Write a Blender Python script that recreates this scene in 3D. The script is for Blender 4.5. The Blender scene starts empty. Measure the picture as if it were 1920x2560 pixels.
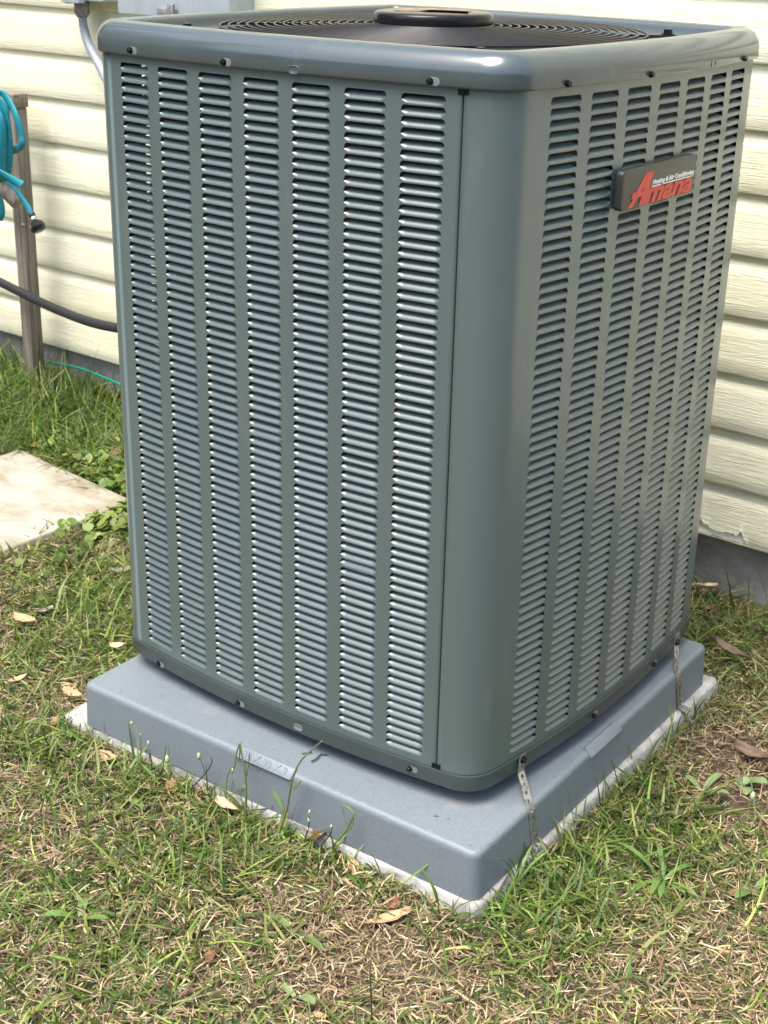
import bpy, bmesh, math, random
import numpy as np
from mathutils import Vector, Matrix
random.seed(7)
rng = np.random.default_rng(11)
S = bpy.context.scene
COL = S.collection
R = math.radians

# ------------------------------------------------------------------ camera
CAM = np.array([0.90568, -1.43312, 1.12067])
YAW, PITCH, ROLL, FPX = -0.64494, -0.39893, 0.02179, 3513.7      # focal length in pixels of a 1920 px wide frame
_d = np.array([math.cos(PITCH)*math.sin(YAW), math.cos(PITCH)*math.cos(YAW), math.sin(PITCH)])
_r = np.array([math.cos(YAW), -math.sin(YAW), 0.0])
_u = np.cross(_r, _d)
_c, _s = math.cos(ROLL), math.sin(ROLL)
CR, CU, CD = _c*_r + _s*_u, -_s*_r + _c*_u, _d
cam_data = bpy.data.cameras.new('camera')
cam = bpy.data.objects.new('camera', cam_data); COL.objects.link(cam)
cam_data.sensor_fit = 'HORIZONTAL'; cam_data.sensor_width = 36.0
cam_data.lens = FPX/1920*36.0
cam_data.clip_start = 0.05; cam_data.clip_end = 400
M = Matrix(((CR[0], CU[0], -CD[0], CAM[0]), (CR[1], CU[1], -CD[1], CAM[1]), (CR[2], CU[2], -CD[2], CAM[2]), (0, 0, 0, 1)))
cam.matrix_world = M
cam_data.dof.use_dof = True; cam_data.dof.focus_distance = 1.82; cam_data.dof.aperture_fstop = 22
S.camera = cam

# ------------------------------------------------------------------ sky, sun, exposure
SUN_EL, SUN_AZ = R(69), R(194)          # azimuth from +Y towards +X
w = bpy.data.worlds.new('World'); S.world = w; w.use_nodes = True
nt = w.node_tree; bg = nt.nodes['Background']
sky = nt.nodes.new('ShaderNodeTexSky'); sky.sky_type = 'NISHITA'; sky.sun_disc = False
sky.sun_elevation = SUN_EL; sky.sun_rotation = SUN_AZ
sky.air_density = 1.0; sky.dust_density = 4.0; sky.ozone_density = 1.0
nt.links.new(sky.outputs[0], bg.inputs[0]); bg.inputs[1].default_value = 0.15
sl = bpy.data.lights.new('sun', 'SUN'); sl.energy = 1.5; sl.angle = R(38); sl.color = (1.0, 0.965, 0.905)
sun = bpy.data.objects.new('sun', sl); COL.objects.link(sun)
sv = Vector((math.sin(SUN_AZ)*math.cos(SUN_EL), math.cos(SUN_AZ)*math.cos(SUN_EL), math.sin(SUN_EL)))
sun.rotation_euler = sv.to_track_quat('Z', 'Y').to_euler()
S.view_settings.view_transform = 'Standard'; S.view_settings.look = 'None'
S.view_settings.gamma = 1.0; S.view_settings.exposure = 1.4; S.view_settings.use_curve_mapping = False

# ------------------------------------------------------------------ helpers: surveying points of the place
def ray(p):
    return CR*((p[0]-960)/FPX) - CU*((p[1]-1280)/FPX) + CD
def onz(p, z):
    d = ray(p); return CAM + d*((z-CAM[2])/d[2])
def ony(p, y):
    d = ray(p); return CAM + d*((y-CAM[1])/d[1])
def onx(p, x):
    d = ray(p); return CAM + d*((x-CAM[0])/d[0])
def upright(p, base, n=None):           # point over a base point, in an upright plane through it
    n = np.array([CD[0], CD[1], 0.0]) if n is None else np.array(n, float); d = ray(p)
    return CAM + d*((n@(np.asarray(base)-CAM))/(n@d))
def project(P):
    q = np.asarray(P, float)-CAM
    z = q@CD
    return np.stack([960+FPX*(q@CR)/z, 1280-FPX*(q@CU)/z], -1), z

# ------------------------------------------------------------------ helpers: objects
def tag(o, label=None, cat=None, group=None, kind=None):
    if label: o['label'] = label
    if cat: o['category'] = cat
    if group: o['group'] = group
    if kind: o['kind'] = kind
    return o
def thing(name, loc, label, cat, group=None):
    o = bpy.data.objects.new(name, None); COL.objects.link(o)
    o.location = tuple(float(c) for c in loc); o.empty_display_size = 0.05
    return tag(o, label, cat, group)
def parent_to(o, p):
    o.parent = p
    if p.parent is None and p.type == 'EMPTY':
        o.matrix_parent_inverse = Matrix.Translation(-Vector(p.location))
def mesh_np(name, V, F, smooth=True):
    """V (n,3); F list of index arrays (m,k)"""
    me = bpy.data.meshes.new(name)
    V = np.ascontiguousarray(V, dtype=np.float32)
    me.vertices.add(len(V)); me.vertices.foreach_set('co', V.ravel())
    loops = []; starts = []; tot = []; off = 0
    for f in F:
        f = np.asarray(f, dtype=np.int32)
        if len(f) == 0: continue
        k = f.shape[1]
        loops.append(f.ravel()); starts.append(off+np.arange(len(f))*k); tot.append(np.full(len(f), k)); off += f.size
    loops = np.concatenate(loops); starts = np.concatenate(starts); tot = np.concatenate(tot)
    me.loops.add(len(loops)); me.loops.foreach_set('vertex_index', loops.astype(np.int32))
    me.polygons.add(len(starts)); me.polygons.foreach_set('loop_start', starts.astype(np.int32)); me.polygons.foreach_set('loop_total', tot.astype(np.int32))
    me.polygons.foreach_set('use_smooth', np.full(len(starts), smooth))
    me.update(calc_edges=True); me.validate()
    return me
def mk(name, V, F, mat, parent=None, smooth=False):
    me = bpy.data.meshes.new(name)
    me.from_pydata([tuple(float(c) for c in v) for v in V], [], [tuple(int(i) for i in f) for f in F])
    if smooth: me.polygons.foreach_set('use_smooth', [True]*len(me.polygons))
    me.materials.append(mat); me.update()
    o = bpy.data.objects.new(name, me); COL.objects.link(o)
    if parent: parent_to(o, parent)
    return o
def link_me(name, me, mat, parent=None):
    if mat and not me.materials: me.materials.append(mat)
    o = bpy.data.objects.new(name, me); COL.objects.link(o)
    if parent: parent_to(o, parent)
    return o
def sharpen(o, ang=35):
    try: o.data.set_sharp_from_angle(angle=R(ang))
    except Exception: pass
    return o
class MB:
    def __init__(s): s.v = []; s.f = []
    def add(s, V, F):
        b = len(s.v); s.v += [tuple(v) for v in V]; s.f += [tuple(i+b for i in f) for f in F]; return s
    def box(s, a, b, rot=None, org=(0, 0, 0)):
        V = [(x, y, z) for z in (a[2], b[2]) for y in (a[1], b[1]) for x in (a[0], b[0])]
        if rot is not None: V = [tuple(rot@Vector(v)+Vector(org)) for v in V]
        return s.add(V, [(0, 2, 3, 1), (4, 5, 7, 6), (0, 1, 5, 4), (1, 3, 7, 5), (3, 2, 6, 7), (2, 0, 4, 6)])
    def tube(s, P, r, n=8, cap=True):
        P = [Vector(tuple(float(c) for c in p)) for p in P]
        rr = r if hasattr(r, '__len__') else [r]*len(P)
        t0 = (P[1]-P[0]).normalized()
        up = Vector((0, 0, 1)) if abs(t0.z) < .9 else Vector((1, 0, 0))
        a = t0.cross(up).normalized()
        V = []
        for i, p in enumerate(P):
            t = (P[min(i+1, len(P)-1)]-P[max(i-1, 0)]).normalized()
            a = (a-t*a.dot(t)).normalized(); b = t.cross(a)
            for k in range(n):
                q = 2*math.pi*k/n
                V.append(p+(a*math.cos(q)+b*math.sin(q))*rr[i])
        F = [(i*n+k, i*n+(k+1) % n, (i+1)*n+(k+1) % n, (i+1)*n+k) for i in range(len(P)-1) for k in range(n)]
        if cap: F += [tuple(range(n))[::-1], tuple((len(P)-1)*n+k for k in range(n))]
        return s.add(V, F)
    def prism(s, poly, h0, h1, fr):
        """poly in 2-D, fr(u,v,h) -> 3-D"""
        n = len(poly)
        V = [fr(u, v, h0) for u, v in poly]+[fr(u, v, h1) for u, v in poly]
        return s.add(V, [tuple(range(n))[::-1], tuple(range(n, 2*n))]+[(i, (i+1) % n, n+(i+1) % n, n+i) for i in range(n)])
    def build(s, name, mat, parent=None, smooth=False): return mk(name, s.v, s.f, mat, parent, smooth)
def bevel(o, wd, seg=2):
    bm = bmesh.new(); bm.from_mesh(o.data)
    bmesh.ops.bevel(bm, geom=list(bm.edges), offset=wd, segments=seg, profile=.5, affect='EDGES', clamp_overlap=True)
    bm.to_mesh(o.data); bm.free()
    o.data.polygons.foreach_set('use_smooth', [True]*len(o.data.polygons)); sharpen(o, 40)
    return o

# ------------------------------------------------------------------ materials
def mat(name, col, rough=.5, metal=0, spec=.5, coat=0, noise=None, bump=None, dirt=None):
    m = bpy.data.materials.new(name); m.use_nodes = True
    t = m.node_tree; b = t.nodes['Principled BSDF']
    b.inputs['Base Color'].default_value = (*col, 1); b.inputs['Roughness'].default_value = rough
    b.inputs['Metallic'].default_value = metal; b.inputs['Specular IOR Level'].default_value = spec
    b.inputs['Coat Weight'].default_value = coat; b.inputs['Coat Roughness'].default_value = .08
    tc = t.nodes.new('ShaderNodeTexCoord')
    if noise:                                            # (scale xyz, second colour, low, high)
        mp = t.nodes.new('ShaderNodeMapping'); mp.inputs['Scale'].default_value = noise[0]
        n = t.nodes.new('ShaderNodeTexNoise'); n.inputs['Scale'].default_value = 1; n.inputs['Detail'].default_value = 6; n.inputs['Roughness'].default_value = .62
        r = t.nodes.new('ShaderNodeValToRGB')
        r.color_ramp.elements[0].position = noise[2]; r.color_ramp.elements[1].position = noise[3]
        r.color_ramp.elements[0].color = (*col, 1); r.color_ramp.elements[1].color = (*noise[1], 1)
        t.links.new(tc.outputs['Object'], mp.inputs[0]); t.links.new(mp.outputs[0], n.inputs[0])
        t.links.new(n.outputs[0], r.inputs[0]); t.links.new(r.outputs[0], b.inputs['Base Color'])
    if dirt:                                             # (scale xyz, colour, low, high, amount)
        mp = t.nodes.new('ShaderNodeMapping'); mp.inputs['Scale'].default_value = dirt[0]
        n = t.nodes.new('ShaderNodeTexNoise'); n.inputs['Scale'].default_value = 1; n.inputs['Detail'].default_value = 9; n.inputs['Roughness'].default_value = .68
        mr = t.nodes.new('ShaderNodeMapRange'); mr.inputs['From Min'].default_value = dirt[2]; mr.inputs['From Max'].default_value = dirt[3]; mr.inputs['To Max'].default_value = dirt[4]
        mx = t.nodes.new('ShaderNodeMix'); mx.data_type = 'RGBA'; mx.inputs['A'].default_value = (*col, 1); mx.inputs['B'].default_value = (*dirt[1], 1)
        if b.inputs['Base Color'].is_linked: t.links.new(b.inputs['Base Color'].links[0].from_socket, mx.inputs['A'])
        t.links.new(tc.outputs['Object'], mp.inputs[0]); t.links.new(mp.outputs[0], n.inputs[0]); t.links.new(n.outputs[0], mr.inputs['Value'])
        t.links.new(mr.outputs[0], mx.inputs['Factor']); t.links.new(mx.outputs['Result'], b.inputs['Base Color'])
        ra = t.nodes.new('ShaderNodeMath'); ra.operation = 'MULTIPLY_ADD'; ra.inputs[1].default_value = .35; ra.inputs[2].default_value = rough
        t.links.new(mr.outputs[0], ra.inputs[0]); t.links.new(ra.outputs[0], b.inputs['Roughness'])
    if bump:                                             # (scale xyz, strength, distance)
        mp = t.nodes.new('ShaderNodeMapping'); mp.inputs['Scale'].default_value = bump[0]
        n = t.nodes.new('ShaderNodeTexNoise'); n.inputs['Scale'].default_value = 1; n.inputs['Detail'].default_value = 5
        bp = t.nodes.new('ShaderNodeBump'); bp.inputs['Strength'].default_value = bump[1]; bp.inputs['Distance'].default_value = bump[2]
        t.links.new(tc.outputs['Object'], mp.inputs[0]); t.links.new(mp.outputs[0], n.inputs[0])
        t.links.new(n.outputs[0], bp.inputs['Height']); t.links.new(bp.outputs[0], b.inputs['Normal'])
    return m
def blade_mat(name, trans=.35, rough=.45):
    m = bpy.data.materials.new(name); m.use_nodes = True
    t = m.node_tree; b = t.nodes['Principled BSDF']; out = t.nodes['Material Output']
    at = t.nodes.new('ShaderNodeAttribute'); at.attribute_name = 'tint'
    t.links.new(at.outputs['Color'], b.inputs['Base Color'])
    b.inputs['Roughness'].default_value = rough; b.inputs['Specular IOR Level'].default_value = .35
    tr = t.nodes.new('ShaderNodeBsdfTranslucent'); t.links.new(at.outputs['Color'], tr.inputs['Color'])
    mx = t.nodes.new('ShaderNodeMixShader'); mx.inputs[0].default_value = trans
    t.links.new(b.outputs[0], mx.inputs[1]); t.links.new(tr.outputs[0], mx.inputs[2]); t.links.new(mx.outputs[0], out.inputs[0])
    return m
M_PAINT = mat('grey_enamel', (.084, .120, .115), .34, spec=.95, coat=.25, noise=((14, 14, 1.6), (.095, .131, .125), .30, .75), bump=((260, 260, 260), .04, .0006), dirt=((26, 26, 5), (.20, .205, .185), .56, .80, .35))
M_CAPP = mat('grey_enamel_gloss', (.062, .084, .086),   .20, spec=.55, coat=.4, noise=((11, 11, 20), (.076, .098, .099), .45, .75), dirt=((22, 22, 22), (.20, .21, .20), .60, .82, .4))
M_PAN = mat('grey_pan_enamel', (.048, .064, .060), .34, noise=((8, 8, 8), (.060, .076, .071), .4, .7))
M_BLACK = mat('black_plastic', (.010, .010, .011), .16, spec=.28)
M_WIRE = mat('black_wire_coating', (.016, .015, .015), .30, spec=.4)
M_SCREW = mat('black_screw', (.02, .02, .022), .25, metal=.6)
M_COIL = mat('condenser_fins', (.045, .042, .037), .6, bump=((0, 0, 900), .5, .002), noise=((30, 30, 30), (.09, .082, .07), .45, .7))
M_DARK = mat('dark_interior', (.012, .013, .014), .7)
M_STRAP = mat('galvanised_steel', (.42, .43, .42), .42, metal=.75, noise=((90, 90, 90), (.20, .20, .19), .45, .62))
M_PAD = mat('grey_plastic_pad', (.150, .181, .202), .46, noise=((330, 330, 330), (.186, .216, .236), .4, .62), bump=((700, 700, 700), .25, .0008), dirt=((9, 9, 12), (.30, .28, .24), .57, .78, .55))
M_CONC = mat('weathered_concrete', (.46, .455, .42), .9, noise=((17, 17, 26), (.20, .20, .175), .42, .68), bump=((120, 120, 120), .5, .004))
M_FOUND = mat('foundation_concrete', (.30, .29, .265), .9, noise=((7, 7, 9), (.15, .145, .13), .42, .7), bump=((60, 60, 60), .6, .006))
M_PAVER = mat('pale_paver', (.37, .355, .30), .9, noise=((7, 12, 10), (.235, .195, .12), .46, .70), bump=((80, 80, 80), .4, .003))
M_BADGE = mat('charcoal_badge', (.040, .039, .036), .38, noise=((200, 200, 200), (.048, .046, .043), .4, .6))
M_RED = mat('red_lettering', (.62, .052, .035), .45)
M_WHITE = mat('white_lettering', (.85, .85, .83), .5)
M_TORN = mat('white_torn_edge', (.86, .84, .80), .6)
M_BOX = mat('pale_grey_box_paint', (.50, .56, .58), .42, noise=((24, 24, 10), (.42, .48, .51), .45, .75))
M_CONN = mat('cast_metal', (.36, .34, .32), .55, metal=.5, noise=((160, 160, 160), (.22, .2, .19), .4, .6))
M_CONDUIT = mat('grey_conduit', (.30, .33, .37), .42)
M_PIPE = mat('black_foam', (.018, .019, .022), .50, bump=((120, 120, 120), .3, .002))
M_HOSE = mat('teal_hose', (.0, .20, .25), .5, noise=((40, 40, 12), (.0, .165, .205), .4, .7), dirt=((30, 30, 30), (.22, .36, .36), .56, .75, .5))
M_GREENW = mat('green_wire', (.0, .22, .16), .4)
M_WOOD = mat('weathered_wood', (.260, .225, .175), .85, noise=((110, 110, 5), (.115, .100, .085), .40, .66), bump=((160, 160, 7), .5, .003))
M_WOODG = mat('end_grain_wood', (.25, .215, .165), .85, noise=((20, 90, 90), (.11, .092, .072), .45, .66), bump=((40, 160, 160), .5, .003))
M_SLOT = mat('bare_slot_paint', (.17, .19, .185), .45)
M_CHROME = mat('bright_ferrule', (.65, .66, .66), .25, metal=1)
M_BLADE = blade_mat('grass_blade', .30); M_STRAW = blade_mat('dry_straw', .15, .6); M_LEAFC = blade_mat("broad_leaf", .25)

def siding_mat():
    m = mat('cream_vinyl', (.735, .705, .505), .42, spec=.4)
    t = m.node_tree; b = t.nodes['Principled BSDF']; tc = t.nodes['Texture Coordinate']
    mp = t.nodes.new('ShaderNodeMapping'); mp.inputs['Scale'].default_value = (11, 11, 190)
    n0 = t.nodes.new('ShaderNodeTexNoise'); n0.inputs['Scale'].default_value = 2.2; n0.inputs['Detail'].default_value = 2
    wv = t.nodes.new('ShaderNodeTexNoise'); wv.inputs['Scale'].default_value = 1.0; wv.inputs['Detail'].default_value = 3; wv.inputs['Distortion'].default_value = 1.6
    bp = t.nodes.new('ShaderNodeBump'); bp.inputs['Strength'].default_value = .8; bp.inputs['Distance'].default_value = .0022
    t.links.new(tc.outputs['Object'], mp.inputs[0]); t.links.new(mp.outputs[0], wv.inputs[0])
    t.links.new(wv.outputs[0], bp.inputs['Height']); t.links.new(bp.outputs[0], b.inputs['Normal'])
    r = t.nodes.new('ShaderNodeValToRGB'); r.color_ramp.elements[0].position = .35; r.color_ramp.elements[1].position = .75
    r.color_ramp.elements[0].color = (.86, .84, .625, 1); r.color_ramp.elements[1].color = (.79, .755, .515, 1)
    n3 = t.nodes.new('ShaderNodeTexNoise'); n3.inputs['Scale'].default_value = 6; n3.inputs['Detail'].default_value = 9; n3.inputs['Roughness'].default_value = .7
    mr = t.nodes.new('ShaderNodeMapRange'); mr.inputs['From Min'].default_value = .55; mr.inputs['From Max'].default_value = .85; mr.inputs['To Max'].default_value = .45
    mx = t.nodes.new('ShaderNodeMix'); mx.data_type = 'RGBA'; mx.inputs['B'].default_value = (.50, .47, .30, 1)
    t.links.new(tc.outputs['Object'], n3.inputs[0]); t.links.new(n3.outputs[0], mr.inputs['Value']); t.links.new(mr.outputs[0], mx.inputs['Factor'])
    t.links.new(tc.outputs['Object'], n0.inputs[0]); t.links.new(n0.outputs[0], r.inputs[0]); t.links.new(r.outputs[0], mx.inputs['A']); t.links.new(mx.outputs['Result'], b.inputs['Base Color'])
    return m
M_SIDING = siding_mat()

def soil_mat():
    m = mat('thin_turf_soil', (.10, .075, .05), .95)
    t = m.node_tree; b = t.nodes['Principled BSDF']; tc = t.nodes['Texture Coordinate']
    n1 = t.nodes.new('ShaderNodeTexNoise'); n1.inputs['Scale'].default_value = 55; n1.inputs['Detail'].default_value = 8; n1.inputs['Roughness'].default_value = .7
    r1 = t.nodes.new('ShaderNodeValToRGB')
    cr = r1.color_ramp; cr.elements[0].position = .3; cr.elements[0].color = (.030, .021, .014, 1); cr.elements[1].position = .75; cr.elements[1].color = (.17, .125, .078, 1)
    n2 = t.nodes.new('ShaderNodeTexNoise'); n2.inputs['Scale'].default_value = 2.5; n2.inputs['Detail'].default_value = 4
    r2 = t.nodes.new('ShaderNodeValToRGB'); r2.color_ramp.elements[0].position = .45; r2.color_ramp.elements[1].position = .62
    mx = t.nodes.new('ShaderNodeMix'); mx.data_type = 'RGBA'; mx.inputs['B'].default_value = (.105, .125, .045, 1)
    vm = t.nodes.new('ShaderNodeMath'); vm.operation = 'MULTIPLY'; vm.inputs[1].default_value = .6
    bp = t.nodes.new('ShaderNodeBump'); bp.inputs['Strength'].default_value = .9; bp.inputs['Distance'].default_value = .01
    for n in (n1, n2): t.links.new(tc.outputs['Object'], n.inputs[0])
    t.links.new(n1.outputs[0], r1.inputs[0]); t.links.new(n2.outputs[0], r2.inputs[0]); t.links.new(r2.outputs[0], vm.inputs[0])
    t.links.new(r1.outputs[0], mx.inputs['A']); t.links.new(vm.outputs[0], mx.inputs['Factor']); t.links.new(mx.outputs['Result'], b.inputs['Base Color'])
    t.links.new(n1.outputs[0], bp.inputs['Height']); t.links.new(bp.outputs[0], b.inputs['Normal'])
    return m
M_SOIL = soil_mat()

# ------------------------------------------------------------------ ground
GZ = -0.165
def vnoise(x, y, sc, seed=0):
    x = np.asarray(x)*sc; y = np.asarray(y)*sc
    xi = np.floor(x).astype(int); yi = np.floor(y).astype(int); fx = x-xi; fy = y-yi
    fx = fx*fx*(3-2*fx); fy = fy*fy*(3-2*fy)
    def h(a, b):
        n = (a*374761393+b*668265263+seed*1442695041) & 0x7fffffff
        n = (n ^ (n >> 13))*1274126177 & 0x7fffffff
        return ((n ^ (n >> 16)) & 0xffff)/65535.0
    return (h(xi, yi)*(1-fx)+h(xi+1, yi)*fx)*(1-fy)+(h(xi, yi+1)*(1-fx)+h(xi+1, yi+1)*fx)*fy
def ground_z(x, y):
    return GZ+.012*(vnoise(x, y, 5, 1)-.5)+.008*(vnoise(x, y, 17, 2)-.5)
gx = np.concatenate([[-90, -40, -18, -9, -5], np.arange(-3.4, 1.8, .03), [2.6, 4, 8, 16, 40, 90]])
gy = np.concatenate([[-90, -40, -20, -10, -5, -2.6, -1.6], np.arange(-1.1, 1.6, .03), [2.5, 5, 10, 30]])
GX, GY = np.meshgrid(gx, gy); gz = ground_z(GX, GY)
nx, ny = len(gx), len(gy); ii = np.arange(nx*ny).reshape(ny, nx)
gf = np.stack([ii[:-1, :-1], ii[:-1, 1:], ii[1:, 1:], ii[1:, :-1]], -1).reshape(-1, 4)
lawn = link_me('ground', mesh_np('ground', np.stack([GX, GY, gz], -1).reshape(-1, 3), [gf]), M_SOIL)
tag(lawn, 'thin lawn soil with dry brown patches around the air conditioner', None, None, 'structure')

# ------------------------------------------------------------------ house wall
def wy(x): return 1.1-.0167*x
WROT = math.atan(-.0167)
def wpt(x, d, z): return (x+d*.0167*-1, wy(x)-d, z)      # d = distance proud of the wall sheathing
house = thing('house', (-1.0, wy(-1.0), GZ), 'cream vinyl sided house wall standing behind the air conditioner', 'house')
CH, Z0 = .1161, -.034
PROF = [(.003, 0.0), (.0142, 0.0), (.0156, .0025), (.0145, .030), (.0125, .076), (.0118, .083), (.0095, .0905), (.0068, .0965), (.0050, .103), (.0042, .112), (.0036, .122)]
def board(x0, x1, z0, lift=0.0, tear=None):
    n = max(2, int((x1-x0)/.09))
    xs = np.linspace(x0, x1, n)
    if tear: xs = np.unique(np.concatenate([xs, np.linspace(-.215, -.055, 56)]))
    V = []; F = []; k = len(PROF)
    for j, x in enumerate(xs):
        wob = .0011*math.sin(x*3.1+z0*40)+.0006*math.sin(x*11+z0*17)
        for i, (d, dz) in enumerate(PROF):
            zz = z0+dz+wob*(1 if i < 4 else .5)
            if tear and i == 2 and tear(x) > 0: zz = z0+tear(x)      # the torn lower edge
            V.append(wpt(x, d+lift+(.4*wob if i in (1, 2, 3) else 0), zz))
    for j in range(len(xs)-1):
        torn = tear and tear((xs[j]+xs[j+1])/2) > 0
        for i in range(k-1):
            if torn and i in (0, 1): continue
            F.append((j*k+i, (j+1)*k+i, (j+1)*k+i+1, j*k+i+1))
    return V, F
def tear(x):                                              # height of the broken bite over the bottom edge
    if not (-.205 < x < -.068): return 0
    t = (x+.205)/.137
    h = .042*(1-t)**.8*(.75+.35*math.sin(t*9+.6))+.004
    if t > .80: h += .016*math.exp(-((t-.88)/.05)**2)
    if .22 < t < .30: h -= .006
    return max(.004, h+.0016*math.sin(t*60))
XL, XR = -4.6, 2.4
JOINTS = {0: [-1.2], 1: [-.9], 2: [-3.0], 3: [-3.0], 4: [-2.165], 5: [-2.15], 6: [-3.1], 7: [-2.9], 8: [-.11], 9: [-.11]}
for k in range(24):
    cuts = [XL]+JOINTS.get(k, [(-1.9, .6, -3.2, -.4)[(k//2) % 4]])+[XR]
    for q in range(len(cuts)-1):
        V, F = board(cuts[q]-(.03 if q else 0), cuts[q+1], Z0+k*CH, .0011*(q % 2 == 0), tear if k == 0 and q == len(cuts)-2 else None)
        o = mk('siding_board', V, F, M_SIDING, house, True); sharpen(o, 50)
        if k == 0 and q == len(cuts)-2: o['label'] = 'bottom siding board with a torn lower edge'
# torn rim and the white core behind it
tb = MB(); xs = np.linspace(-.207, -.066, 40)
V = []
for x in xs: V += [wpt(x, .0075, Z0+.0012), wpt(x, .0060, Z0+max(tear(x), .003)+.006)]
tb.add(V, [(2*i, 2*i+2, 2*i+3, 2*i+1) for i in range(39)])
tb.build('torn_core', M_TORN, house, True)
tb = MB(); V = []
for x in xs:
    t = (x+.205)/.137
    h = .0042+.0016*math.sin(t*23)+.0010*math.sin(t*51)
    V += [wpt(x, .006, Z0-.0004), wpt(x, .0152, Z0-.0004), wpt(x, .0158, Z0+max(.0015, h))]
tb.add(V, [(3*i+a, 3*i+3+a, 3*i+4+a, 3*i+1+a) for i in range(39) for a in (0, 1)])
tb.build('siding_lip', M_SIDING, house, False)
fb = MB()
for x0, x1 in zip(np.arange(-4.6, 2.3, .4), np.arange(-4.2, 2.8, .4)):
    fb.add([wpt(x0+.002, -.012, -.4), wpt(x1-.002, -.012, -.4), wpt(x1-.002, -.012, Z0+.03), wpt(x0+.002, -.012, Z0+.03)], [(0, 1, 2, 3)])
fb.add([wpt(-4.6, -.015, -.4), wpt(2.4, -.015, -.4), wpt(2.4, -.015, Z0+.03), wpt(-4.6, -.015, Z0+.03)], [(0, 1, 2, 3)])
fb.add([wpt(XL, -.016, -.4), wpt(XR, -.016, -.4), wpt(XR, -.2, -.4), wpt(XL, -.2, -.4)]+[wpt(XL, -.016, 2.78), wpt(XR, -.016, 2.78), wpt(XR, -.2, 2.78), wpt(XL, -.2, 2.78)], [(3, 2, 6, 7), (4, 5, 6, 7), (0, 3, 7, 4), (1, 5, 6, 2)])
fb.build('foundation', M_FOUND, house)
sb = MB(); sb.add([wpt(XL, 0, Z0+.02), wpt(XR, 0, Z0+.02), wpt(XR, 0, 2.78), wpt(XL, 0, 2.78)], [(0, 1, 2, 3)])
sb.build('sheathing', M_FOUND, house)

# ------------------------------------------------------------------ air conditioner: footprint with bowed sides
CX, CY = -.3738, .3629
HX, HY, BOW_F, BOW_R, LL, RC = .3738, .3629, .01917, .02106, .2993, .052
SIDES = [((1, 0), (0, -1), HY, BOW_F), ((0, 1), (1, 0), HX, BOW_R), ((-1, 0), (0, 1), HY-.003, BOW_F), ((0, -1), (-1, 0), HX-.0165, BOW_R)]
def sp(k, s, off=0.0):
    t, n, h, b = SIDES[k]
    g = 2*b*s/LL**2; m = math.hypot(g, 1)
    d = h+b*(1-(s/LL)**2)
    nx_, ny_ = (g*t[0]+n[0])/m, (g*t[1]+n[1])/m
    return (CX+s*t[0]+d*n[0]+off*nx_, CY+s*t[1]+d*n[1]+off*ny_), (nx_, ny_)
SE = [0]*4; SB = [0]*4; CC = [0]*4
for k in range(4):
    q = (k+1) % 4; a, b = .32, -.32
    for _ in range(40):
        def res(a, b):
            p1 = sp(k, a, -RC)[0]; p2 = sp(q, b, -RC)[0]; return np.array([p1[0]-p2[0], p1[1]-p2[1]])
        r0 = res(a, b); J = np.stack([(res(a+1e-6, b)-r0)/1e-6, (res(a, b+1e-6)-r0)/1e-6], 1)
        da = np.linalg.solve(J, -r0); a += da[0]; b += da[1]
    SE[k] = a; SB[q] = b; CC[k] = sp(k, a, -RC)[0]
def arc(k, off, n=10):                                   # corner after side k
    n0 = sp(k, SE[k])[1]; n1 = sp((k+1) % 4, SB[(k+1) % 4])[1]
    a0 = math.atan2(n0[1], n0[0]); a1 = math.atan2(n1[1], n1[0])
    if a1 < a0: a1 += 2*math.pi
    return [(CC[k][0]+(RC+off)*math.cos(a), CC[k][1]+(RC+off)*math.sin(a)) for a in np.linspace(a0, a1, n)]
def side(k, s0, s1, off, n=20): return [sp(k, s, off)[0] for s in np.linspace(s0, s1, n)]
def loop(off, n=22, m=12):
    P = []
    for k in range(4): P += side(k, SB[k], SE[k], off, n)[:-1]+arc(k, off, m)[:-1]
    return P
def loft(rings, closed=True):
    n = len(rings[0]); V = [p for r in rings for p in r]
    F = [(i*n+j, i*n+(j+1) % n, (i+1)*n+(j+1) % n, (i+1)*n+j) for i in range(len(rings)-1) for j in range(n if closed else n-1)]
    return V, F

unit = thing('air_conditioner', (CX, CY, -.062), 'grey outdoor air conditioner unit with louvred sides standing on a grey plastic pad', 'air conditioner')
ROWS = 69; PZ = .92771/ROWS
COLS_F = [(-.09096-(6-c)*.0839-.06234-CX, .06234) for c in range(7)]          # left end of each louver column along the side
COLS_R = [(.08444+c*.08274-CY, .06055) for c in range(7)]
ZB, ZT = -.0095, .950
SEAM = .3035

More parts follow.
